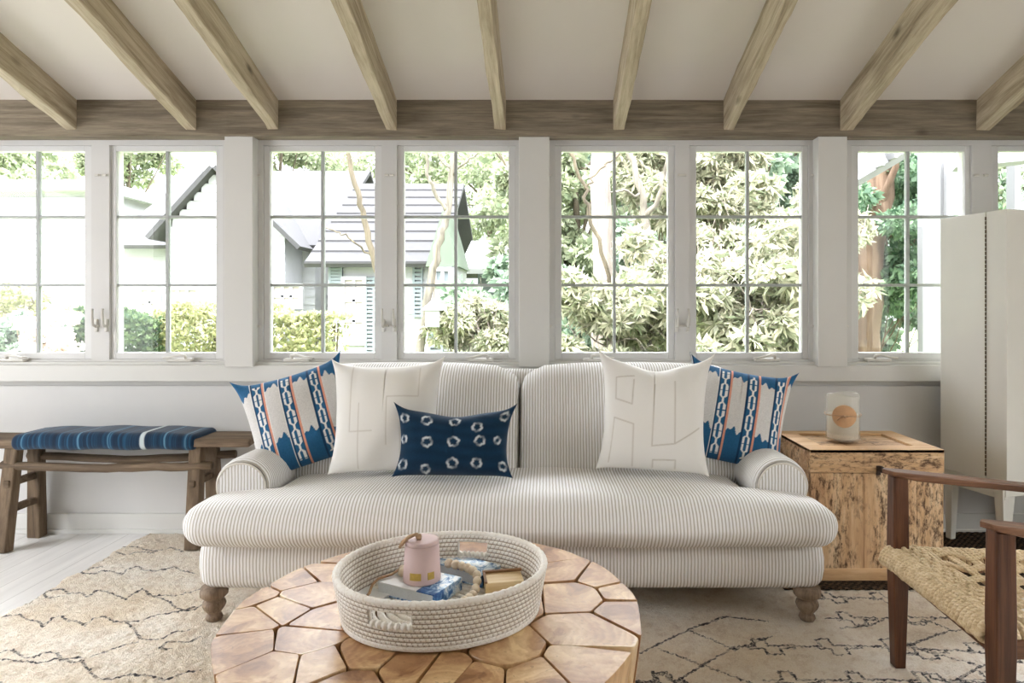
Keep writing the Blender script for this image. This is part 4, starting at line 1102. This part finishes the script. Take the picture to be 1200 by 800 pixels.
# ------------------------------------------------------------------ what lies in the tray
BZ = TZ + .0195
def toile():
    t = NT('blue_toile_book_cover'); v = t.coord(); n = t.noise(v, 26, 6, .7, 1.5); n2 = t.noise(v, 9, 3)
    c = t.ramp(t.math('ADD', t.math('MULTIPLY', n, .7), t.math('MULTIPLY', n2, .3)), [(.44, srgb(232, 238, 242)), (.49, srgb(168, 200, 226)), (.54, srgb(74, 122, 178)), (.62, srgb(34, 74, 136))])
    t.color(c); return t.done(.35, .4)
M['toile'] = toile(); M['pages'] = paint('book_pages', srgb(214, 220, 226), .8, .05, 200); M['book_white'] = paint('white_book_cover', srgb(236, 238, 240), .4, .02)
def book(name, label, c, rz, L, Wd, z, T, top_mat, band):
    r = thing(name, (c[0], c[1], z), label, 'book', None, math.radians(rz)); t = .003
    MB().box((-L/2+.003, -Wd/2+.003, t), (L/2-.006, Wd/2-.003, T-t)).build('pages', M['pages'], r, world=False)
    MB().box((-L/2, -Wd/2, 0), (L/2, Wd/2, t)).build('back_cover', M['toile'], r, world=False)
    MB().box((-L/2, -Wd/2, T-t), (L/2-band, Wd/2, T)).build('front_cover', top_mat, r, world=False, bevel=.001)
    if band > 0: MB().box((L/2-band, -Wd/2, T-t), (L/2, Wd/2, T)).build('cover_band', M['toile'], r, world=False)
    MB().box((L/2-.005, -Wd/2, t), (L/2, Wd/2, T-t)).build('spine', M['toile'], r, world=False)
book('book', 'white topped book with a blue floral spine under the pink canister', (-.334, 1.725), -27, .185, .122, BZ, .034, M['book_white'], .055)
book('book', 'blue and white floral book behind the bead garland', (-.226, 1.832), -32, .18, .085, BZ, .034, M['toile'], .0)
MB_ = MB(); MB_.box((-.045, -.03, 0), (.045, .03, .006)); o = MB_.build('note_card', M['book_white']); o.location = (-.455, 1.70, BZ); o.rotation_euler = (0, 0, -.5)
tag(o, 'small white card lying in the tray beside the white topped book', 'card')

pink = paint('dusty_pink_ceramic', srgb(208, 182, 180), .55, .02, 8)
cup = thing('canister', (-.327, 1.722, BZ+.034), 'dusty pink tapered canister with a jute loop and gold patch, standing on a book', 'canister')
z0 = BZ + .034; c = (-.327, 1.722, z0)
MB().lathe([(.046, 0), (.0488, .002), (.049, .006), (.0442, .096)], c, 40).build('body', pink, cup, smooth=True)
MB().lathe([(.0441, .0955), (.0436, .104), (.0425, .1065), (.040, .1072), (.02, .1075), (.001, .1075)], c, 40).build('lid', pink, cup, smooth=True)
gold = paint('gold_print', srgb(186, 158, 84), .35, .2, 60); gold.node_tree.nodes['Principled BSDF'].inputs['Metallic'].default_value = .4
mb = MB()
for a0, a1 in ((-118, -82), (-62, -40)):
    k = 8
    for i in range(k):
        aa, ab = math.radians(lerp(a0, a1, i/k)), math.radians(lerp(a0, a1, (i+1)/k))
        q = lambda a, z, r: (c[0] + r*math.cos(a), c[1] + r*math.sin(a), z0 + z)
        mb.hexa([q(aa, .016, .0497), q(ab, .016, .0497), q(ab, .016, .0488), q(aa, .016, .0488)], [q(aa, .034, .0488), q(ab, .034, .0488), q(ab, .034, .048), q(aa, .034, .048)])
mb.build('gold_patch', gold, cup)
M['jute'] = paint('jute_cord', srgb(176, 146, 116), .95, .2, 120, .5)
mb = MB(); mb.tube([(c[0]-.004, c[1], z0+.109), (c[0]-.012, c[1]-.005, z0+.121), (c[0]-.03, c[1]-.012, z0+.118), (c[0]-.047, c[1]-.016, z0+.105), (c[0]-.055, c[1]-.018, z0+.09)], .0042, 7)
mb.tube([(c[0]-.002, c[1]-.008, z0+.109), (c[0]-.014, c[1]-.014, z0+.124), (c[0]-.034, c[1]-.02, z0+.115), (c[0]-.05, c[1]-.024, z0+.098)], .0042, 7); mb.tube([(c[0]-.013, c[1]-.01, z0+.112), (c[0]-.004, c[1]-.006, z0+.116), (c[0]-.008, c[1]-.002, z0+.112)], .007, 7)
mb.build('cord_loop', M['jute'], cup, smooth=True)

gar = thing('bead_garland', (-.2, 1.74, BZ), 'garland of round pale wooden beads draped over the books', 'garland')
M['bead'] = wood('pale_bead_wood', [srgb(204, 184, 156), srgb(228, 214, 192), srgb(242, 232, 216)], 2, .6, 1.5, .1, knots=False)
bp = [(-.268, 1.800, .046), (-.248, 1.790, .046), (-.229, 1.780, .046), (-.212, 1.768, .046), (-.197, 1.752, .045), (-.184, 1.735, .040), (-.181, 1.716, .032), (-.183, 1.698, .020), (-.188, 1.679, .0115), (-.196, 1.661, .0115), (-.207, 1.645, .0115)]
bead0 = None
bead_mesh = MB().lathe([(.001, -.0108)] + [(.0126*math.cos(a), .0112*math.sin(a)) for a in [math.radians(-75 + 15*k) for k in range(11)]] + [(.001, .0108)], (0, 0, 0), 16)
for k, p in enumerate(bp + [(-.383, 1.742, .046), (-.388, 1.762, .044)]):
    if bead0 is None: o = bead0 = bead_mesh.build('bead', M['bead'], gar, smooth=True, world=False)
    else: o = bead0.copy(); COL.objects.link(o); o.parent = gar
    o.location = Vector((p[0], p[1], BZ + p[2])) - gar.location; o.rotation_euler = (1.2, .3*k, .7*k)
MB().tube([(p[0], p[1], BZ+p[2]) for p in bp], .0018, 6).build('string', M['jute'], gar)
MB().tube([(-.388, 1.762, BZ+.05), (-.41, 1.74, BZ+.04), (-.44, 1.716, BZ+.0385), (-.452, 1.70, BZ+.03), (-.457, 1.69, BZ+.012), (-.462, 1.68, BZ+.008)], .0035, 6).build('tassel', M['jute'], gar, smooth=True)

bx = thing('wooden_box', (-.113, 1.735, BZ), 'small shallow tan wooden box beside the bead garland', 'box', None, .18)
M['bamboo'] = wood('pale_bamboo', [srgb(196, 162, 112), srgb(222, 196, 150), srgb(236, 216, 176)], 0, .5, 2, .2, knots=False); M['edge_brown'] = paint('brown_box_edge', srgb(140, 104, 70), .6)
mb = MB(); mb.box((-.05, -.035, 0), (.05, .035, .036)); mb.build('body', M['bamboo'], bx, world=False, bevel=.002)
mb = MB(); mb.box((-.053, .028, .036), (.053, .038, .042)); mb.box((-.053, -.038, .036), (-.046, .028, .041)); mb.build('lid_edge', M['edge_brown'], bx, world=False, bevel=.001)
o = MB().lathe([(.002, -.02), (.0075, -.016), (.009, 0), (.0075, .016), (.002, .02)], (0, 0, 0), 14).build('wooden_peg', M['bamboo'], smooth=True); o.location = (-.178+.006, 1.655, BZ+.009); o.rotation_euler = (math.pi/2, 0, 1.1)
tag(o, 'small turned tan wooden peg lying between the beads and the tan box', 'peg')

# ------------------------------------------------------------------ old wooden chest
def crate(axis, name, dirt=1.0):
    t = NT(name); sc = [9, 9, 9]; sc[axis] = .9
    v = t.coord(scale=tuple(sc)); a = t.noise(v, 1.5, 7, .6, .5); b = t.noise(v, 6, 5, .7)
    c = t.ramp(t.math('ADD', t.math('MULTIPLY', a, .65), t.math('MULTIPLY', b, .35)), [(.34, srgb(168, 128, 92)), (.5, srgb(204, 168, 128)), (.64, srgb(228, 202, 166))])
    ss = [62, 62, 62]; ss[axis] = 24
    st = t.noise(t.coord(scale=tuple(ss)), 1, 6, .75, .3); big = t.noise(t.coord(scale=(7, 7, 1.6)), 1, 4, .6)
    k = t.math('MULTIPLY', t.math('MULTIPLY_ADD', st, 7, -3.3, clamp=True), t.math('MULTIPLY_ADD', big, 11*dirt, -4.35*dirt, clamp=True))
    c = t.mix(t.math('MULTIPLY', k, .9), c, srgb(62, 36, 22))
    pl = t.math('MULTIPLY', t.math('MULTIPLY_ADD', t.noise(v, 3, 4, .7), 8, -5.1, clamp=True), .35)
    c = t.mix(pl, c, srgb(226, 206, 176))
    t.color(c); t.bump(t.math('ADD', a, b), .35, .005); return t.done(.6, .3)
M['crate_v'] = crate(2, 'worn_crate_wood_upright'); M['crate_h'] = crate(0, 'worn_crate_wood_across', .8); M['crate_y'] = crate(1, 'worn_crate_wood_side', .8); M['crate_clean'] = wood('crate_plinth_wood', [srgb(178, 138, 98), srgb(208, 170, 126), srgb(228, 198, 156)], 0, .6)
CX0, CX1, CY0, CY1, CZ = 1.138, 1.712, 2.815, 3.245, .588
chest = thing('chest', ((CX0+CX1)/2, (CY0+CY1)/2, MZ), 'worn light wooden crate chest with dark stains between the sofa and the white cabinet', 'chest')
zl = .488
mb = MB(); npl = 5
for i in range(npl): a, b = lerp(CX0, CX1, i/npl), lerp(CX0, CX1, (i+1)/npl); mb.box((a+.0006, CY0, MZ+.055), (b-.0006, CY0+.02, zl-.002))
mb.build('front_panel', M['crate_v'], chest, bevel=.0015)
for x in (CX0, CX1-.02):
    mb = MB()
    for i in range(3): a, b = lerp(MZ+.055, zl, i/3), lerp(MZ+.055, zl, (i+1)/3); mb.box((x, CY0+.02, a), (x+.02, CY1-.02, b-.0015))
    mb.build('side_panel', M['crate_y'], chest, bevel=.0015)
MB().box((CX0, CY1-.02, MZ+.055), (CX1, CY1, zl-.002)).build('back_panel', M['crate_v'], chest)
mb = MB(); mb.box((CX0-.006, CY0-.006, MZ+.003), (CX1+.006, CY1, MZ+.056)); mb.build('plinth', M['crate_clean'], chest, bevel=.004)
mb = MB(); mb.box((CX0-.002, CY0-.002, zl), (CX1+.002, CY0+.02, CZ-.001)); mb.box((CX0-.002, CY0+.02, zl), (CX0+.02, CY1, CZ-.001)); mb.box((CX1-.02, CY0+.02, zl), (CX1+.002, CY1, CZ-.001)); mb.box((CX0, CY1-.02, zl), (CX1, CY1, CZ-.001))
lid = mb.build('lid', M['crate_h'], chest, bevel=.002)
mb = MB(); w = .085; z0, z1 = CZ-.016, CZ
mb.box((CX0-.002, CY0-.002, z0), (CX1+.002, CY0+w, z1)); mb.box((CX0-.002, CY1-w*.8, z0), (CX1+.002, CY1, z1)); mb.box((CX0-.002, CY0+w, z0), (CX0+w, CY1-w*.8, z1)); mb.box((CX1-w, CY0+w, z0), (CX1+.002, CY1-w*.8, z1))
mb.build('lid_frame', M['crate_clean'], lid, bevel=.003)
mb = MB()
for i in range(3): a, b = lerp(CX0+w, CX1-w, i/3), lerp(CX0+w, CX1-w, (i+1)/3); mb.box((a+.003, CY0+w+.003, z0-.006), (b-.001, CY1-w*.8-.003, z1-.011))
mb.build('lid_panel', M['crate_h'], lid, bevel=.0015)
q = P(1029, 548, CY0); M['iron'] = paint('dark_iron', srgb(58, 44, 36), .5, .2, 40)
mb = MB(); mb.box((q.x-.009, CY0-.006, q.z-.03), (q.x+.009, CY0, q.z+.01)); mb.lathe([(.006, 0), (.008, .012), (.015, .02), (.013, .032), (.004, .036)], (0, 0, 0), 14)
nb_ = 14*5
for i in range(len(mb.v)-nb_, len(mb.v)): x, y, z = mb.v[i]; mb.v[i] = (q.x + x, CY0 - .008 - z, q.z + y)
mb.build('clasp', M['iron'], chest, bevel=.001)

# candle on the chest
cn = Vector((1.375, 3.03, CZ))
candle = thing('candle_jar', cn, 'large glass jar candle with a round tan paper tag on the wooden chest', 'candle')
def jarglass():
    t = NT('frosted_jar_glass'); tr = t.n('ShaderNodeBsdfTransparent'); tr.inputs[0].default_value = (.93, .93, .91, 1)
    mx = t.n('ShaderNodeMixShader'); mx.inputs[0].default_value = .26; t.color(srgb(250, 247, 241)); t.done(.12, .6)
    t.l(tr.outputs[0], mx.inputs[1]); t.l(t.b.outputs[0], mx.inputs[2]); t.l(mx.outputs[0], t.out.inputs['Surface']); return t.m
jr = .0735; mb = MB(); n = 48
def rimz(a): return .212 + .006*math.sin(2*a + .5)
vs = []
for r, f in ((jr-.006, 0), (jr, .015), (jr, .5), (jr, .97), (jr-.003, 1), (jr-.006, .97), (jr-.006, .5), (jr-.008, .03)):
    for k in range(n): a = 2*math.pi*k/n; vs.append((cn.x + r*math.cos(a), cn.y + r*math.sin(a), CZ + .001 + rimz(a)*f))
mb.add(vs, [(l*n+k, l*n+(k+1) % n, (l+1)*n+(k+1) % n, (l+1)*n+k) for l in range(7) for k in range(n)] + [tuple(range(n-1, -1, -1))])
mb.build('jar', jarglass(), candle, smooth=True)
MB().lathe([(jr-.0085, .008), (jr-.0075, .012), (jr-.0075, .118), (jr-.02, .122), (.001, .122)], cn, 40).build('wax', paint('cream_wax', srgb(240, 234, 220), .5), candle, smooth=True)
MB().tube([(cn.x, cn.y, CZ+.12), (cn.x+.002, cn.y, CZ+.14)], .0018, 6).build('wick', M['cord'], candle)
mb = MB(); tc = Vector((cn.x+.006, 0, CZ+.118)); tv = []; tf = []; NK, NR = 36, 8
for lay in (0, 1):
    for rr in range(NR+1):
        for k in range(NK):
            a = 2*math.pi*k/NK; R_ = .051*rr/NR; x = R_*math.cos(a); z = R_*math.sin(a)
            tv.append((tc.x + x, cn.y - math.sqrt((jr+.002)**2 - min(abs(x+.006), jr)**2) - .0015*lay - .001, tc.z + z))
    b = lay*(NR+1)*NK
    for rr in range(NR):
        for k in range(NK):
            q_ = (b+rr*NK+k, b+rr*NK+(k+1) % NK, b+(rr+1)*NK+(k+1) % NK, b+(rr+1)*NK+k); tf.append(q_ if lay == 0 else q_[::-1])
b1 = (NR+1)*NK; tf += [(NR*NK+k, NR*NK+(k+1) % NK, b1+NR*NK+(k+1) % NK, b1+NR*NK+k) for k in range(NK)]
RT = Matrix.Translation(cn) @ Matrix.Rotation(math.radians(-24), 4, 'Z') @ Matrix.Translation(-cn)
mb.add([RT @ Vector(v_) for v_ in tv], tf); mb.build('paper_tag', paint('tan_paper_tag', srgb(206, 166, 128), .8, .08, 30), candle)
mb = MB(); mb.tube([(cn.x + (jr+.0045)*math.cos(a), cn.y + (jr+.0045)*math.sin(a), CZ+.119+.002*math.sin(a*3)) for a in [2*math.pi*k/48 for k in range(48)]], .0017, 6, closed=True)
y = cn.y - jr - .009
mb.tube([(tc.x-.03, y+.004, tc.z-.018), (tc.x-.022, y, tc.z-.01), (tc.x-.012, y-.003, tc.z), (tc.x, y-.003, tc.z+.004), (tc.x+.012, y-.003, tc.z+.002), (tc.x+.022, y, tc.z+.005)], .0028, 6); mb.tube([(tc.x-.014, y-.002, tc.z-.003), (tc.x-.004, y-.006, tc.z+.004), (tc.x+.006, y-.004, tc.z-.002)], .005, 7)
mb.v = [tuple(RT @ Vector(v_)) for v_ in mb.v]; mb.build('twine', M['jute'], candle, smooth=True)

# ------------------------------------------------------------------ white cabinet
bk = P(1102, 256, 3.36); fr_ = P(1180, 245, 3.015)
ez = Vector((fr_.x-bk.x, fr_.y-bk.y)); dep = ez.length; rz = math.atan2(ez.x, -ez.y)      # side runs from back to front
cab = thing('cabinet', (bk.x, bk.y, MZ), 'tall white painted cabinet on tapered legs beside the wooden chest', 'cabinet', None, rz)
zt, zb_ = (bk.z + fr_.z)/2, .378; wd_ = .44; d1 = dep*.70; Z = lambda z: z - MZ
# local frame: x across, -y towards the room
MB().box((0, -d1, Z(zb_)), (wd_, 0, Z(zt))).build('body', M['cabinet'], cab, world=False, bevel=.003)
dr = MB().box((0, -dep, Z(zb_)), (wd_, -d1-.004, Z(zt))).build('door', M['cabinet'], cab, world=False, bevel=.003)
mb = MB(); k = 60
for i in range(k): a = lerp(zb_+.02, zt-.02, i/k); mb.tube([(-.0015, -d1-.002, Z(a)), (-.0015, -d1-.002, Z(a)+(zt-zb_)/k*.8)], .0035, 6)
mb.build('hinge', M['hinge'], dr, world=False)
mb = MB(); mb.box((.012, -dep+.02, Z(zb_-.075)), (.03, -.012, Z(zb_))); mb.box((.012, -dep+.015, Z(zb_-.06)), (wd_-.012, -dep+.033, Z(zb_))); mb.box((wd_-.03, -dep+.02, Z(zb_-.06)), (wd_-.012, -.012, Z(zb_))); mb.build('apron', M['cabinet'], cab, world=False, bevel=.002)
for x, y in ((.03, -dep+.045), (wd_-.03, -dep+.045), (.03, -.03), (wd_-.03, -.03)):
    w0 = .082 if y < -.1 else .05
    MB().bar((x + (.004 if x < .1 else -.004), y, .0), (x + (.012 if x < .1 else -.012), y, Z(zb_)), .03, .03, w0, .05).build('leg', M['cabinet'], cab, world=False, bevel=.002)

# ------------------------------------------------------------------ rope-seated armchair
M['teakdark'] = wood('dark_chair_wood_upright', [srgb(44, 25, 16), srgb(76, 45, 29), srgb(106, 68, 46)], 2, .42, 1.4, .15, knots=False, coat=.15)
M['teakarm'] = wood('dark_chair_wood_across', [srgb(70, 44, 30), srgb(110, 74, 51), srgb(146, 106, 78)], 0, .42, 1.4, .15, knots=False, coat=.15)
M['teakrail'] = wood('dark_chair_wood_side', [srgb(56, 34, 22), srgb(92, 58, 38), srgb(120, 82, 57)], 1, .42, 1.4, .15, knots=False)
def rope():
    t = NT('sisal_rope'); v = t.coord(); n = t.noise(v, 35, 4, .7); n2 = t.noise(v, 260, 3, .7)
    w = t.n('ShaderNodeTexWave', wave_type='BANDS', bands_direction='DIAGONAL'); t.l(v, w.inputs[0]); w.inputs['Scale'].default_value = 42; w.inputs['Distortion'].default_value = 2.0
    c = t.ramp(t.math('ADD', t.math('MULTIPLY', n, .6), t.math('MULTIPLY', n2, .4)), [(.32, srgb(172, 146, 110)), (.5, srgb(214, 192, 156)), (.68, srgb(236, 221, 192))])
    t.color(c); t.bump(t.math('ADD', w.outputs['Fac'], n2), .5, .003); return t.done(.85, .15)
M['rope'] = rope()
ch = thing('armchair', (1.42, 1.9, RZ), 'dark wooden armchair with a woven rope seat in the foreground corner', 'chair')
YF, YN = 2.165, 1.635
def xs(y): return lerp(1.137, 1.165, (y - YN)/(YF - YN))
SZ = .402
for y in (YF, YN):
    x = xs(y)
    lv = [(x+sx*a, y+sy*b, z) for a, b, z in ((.018, .018, RZ), (.026, .024, .34), (.026, .024, .43), (.024, .022, .643)) for sx, sy in ((-1,-1),(1,-1),(1,1),(-1,1))]
    MB().add(lv, [(3,2,1,0), (12,13,14,15)] + [(l*4+k, l*4+(k+1) % 4, l*4+4+(k+1) % 4, l*4+4+k) for l in range(3) for k in range(4)]).build('leg', M['teakdark'], ch, bevel=.004)
    xb = 1.72
    MB().hexa([(xb+.06, y-.018, RZ), (xb+.10, y-.018, RZ), (xb+.10, y+.018, RZ), (xb+.06, y+.018, RZ)], [(xb-.01, y-.02, .42), (xb+.04, y-.02, .42), (xb+.04, y+.02, .42), (xb-.01, y+.02, .42)]).build('leg', M['teakdark'], ch, bevel=.004)
    MB().hexa([(xb-.005, y-.019, .42), (xb+.04, y-.019, .42), (xb+.04, y+.019, .42), (xb-.005, y+.019, .42)], [(xb+.16, y-.015, .86), (xb+.19, y-.015, .86), (xb+.19, y+.015, .86), (xb+.16, y+.015, .86)]).build('back_post', M['teakdark'], ch, bevel=.004)
    # arm: flat, pointed front end, sloping back
    prof = [(-.052, .0), (-.03, .030), (.05, .033), (.3, .03), (.62, .024)]
    up = [(x+a, y-b) for a, b in prof] + [(x+a, y+b) for a, b in reversed(prof)]
    o = MB().prism(up, 0, .024, fn=lambda p: Vector((p.x, p.y, .636 - (p.x-x)*.105 + p.z + (0 if p.x > x-.02 else (.010 if p.z < .01 else 0)))))
    o.build('arm', M['teakarm'], ch, bevel=.005)
def seatz(x): return SZ - (x-1.15)*.05
# rails
for y in (YF, YN): MB().box((1.16, y-.014, .325), (1.74, y+.014, .372)).build('side_rail', M['teakarm'], ch, bevel=.004)
MB().bar((xs(YN)+.005, YN, .342), (xs(YF)+.005, YF, .342), .034, .045, up=(0, 0, 1)).build('front_rail', M['teakrail'], ch, bevel=.006)
MB().box((1.71, YN, .33), (1.745, YF, .375)).build('back_rail', M['teakrail'], ch, bevel=.004)
# rope wound thickly round the front and side rails
X0, X1, Y0, Y1 = 1.118, 1.735, 1.665, 2.175
mb = MB()
def wrap(a, b, axis_r, n, rr, zc, seed):
    rnd = random.Random(seed); a = Vector(a); b = Vector(b); d = (b-a).normalized(); w = Vector((0, 0, 1)).cross(d)
    for k in range(n):
        c = a.lerp(b, (k+.5)/n); pts = []
        for i in range(16):
            t = 2*math.pi*i/16; pts.append(c + d*(i/16-.5)*rr*1.2 + w*axis_r[0]*math.cos(t) + Vector((0, 0, axis_r[1]*math.sin(t))) + Vector((rnd.gauss(0,.0008),)*3))
        mb.tube(pts, rr*rnd.uniform(.92, 1.12), 6, closed=True)
wrap((X0+.022, Y0-.005, .374), (X0+.03, Y1, .374), (.036, .027), 30, .0115, 0, 1)
wrap((X0+.03, Y1+.004, .372), (X1, Y1+.004, .35), (.022, .024), 30, .0115, 0, 2)
wrap((X0+.03, Y0-.004, .372), (X1, Y0-.004, .35), (.022, .024), 30, .0115, 0, 3)
wrap((X1-.01, Y0, .355), (X1-.01, Y1, .355), (.028, .024), 28, .0115, 0, 4)
mb.build('rope_edge', M['rope'], ch, smooth=True)
mb = MB(); rnd = random.Random(6)
def dip(x, y): return -.014*math.sin(math.pi*min(1, max(0, (y-Y0)/(Y1-Y0))))*min(1, max(0, x-X0-.03)/.2)
XB = X0 + .105; nw, nf = 6, 8                        # open basket weave of doubled cords behind a solid front band
for k in range(36):
    y = lerp(Y0+.006, Y1-.006, (k+.5)/36); e = XB + rnd.uniform(-.008, .012)
    mb.tube([(lerp(X0+.012, e, i/8), y + rnd.gauss(0, .0012), seatz(lerp(X0, e, i/8)) + .002 + dip(lerp(X0, e, i/8), y) + rnd.gauss(0, .0008)) for i in range(9)], .0075*rnd.uniform(.92, 1.12), 6)
for k in range(4):
    x = X0 + .05 + .017*k
    mb.tube([(x + rnd.gauss(0, .001), lerp(Y0, Y1, i/60), seatz(x) + .006 + .006*math.sin(i*math.pi/60*18 + k*math.pi) + dip(x, lerp(Y0, Y1, i/60))) for i in range(61)], .0062, 6)
for k in range(nw):                                   # pairs running front to back
    for dy in (-.0072, .0072):
        y0_ = lerp(Y0+.03, Y1-.03, k/(nw-1)) + dy; pts = []
        for i in range(70):
            x = lerp(XB-.02, X1-.01, i/69); ph = math.sin((x - XB)/(X1-XB)*nf*math.pi + (k % 2)*math.pi)
            pts.append((x, y0_ + .004*ph, seatz(x) - .003 + .0045*ph + dip(x, y0_)))
        mb.tube(pts, .0068, 6)
for k in range(nf):                                   # pairs running side to side
    for dx in (-.007, .007):
        x = XB + (X1-XB)*(k+.5)/nf + dx; pts = []
        for i in range(80):
            y = lerp(Y0-.01, Y1+.01, i/79); ph = math.cos((y-Y0-.03)/(Y1-Y0-.06)*(nw-1)*math.pi + (k % 2)*math.pi)
            pts.append((x + .003*ph, y, seatz(x) - .003 - .0045*ph + dip(x, y)))
        mb.tube(pts, .0068, 6)
mb.build('rope_seat', M['rope'], ch, smooth=True)
for z, x in ((.62, 1.80), (.76, 1.855)):
    MB().box((x, YN+.01, z), (x+.016, YF-.01, z+.06)).build('back_slat', M['teakrail'], ch, bevel=.005)
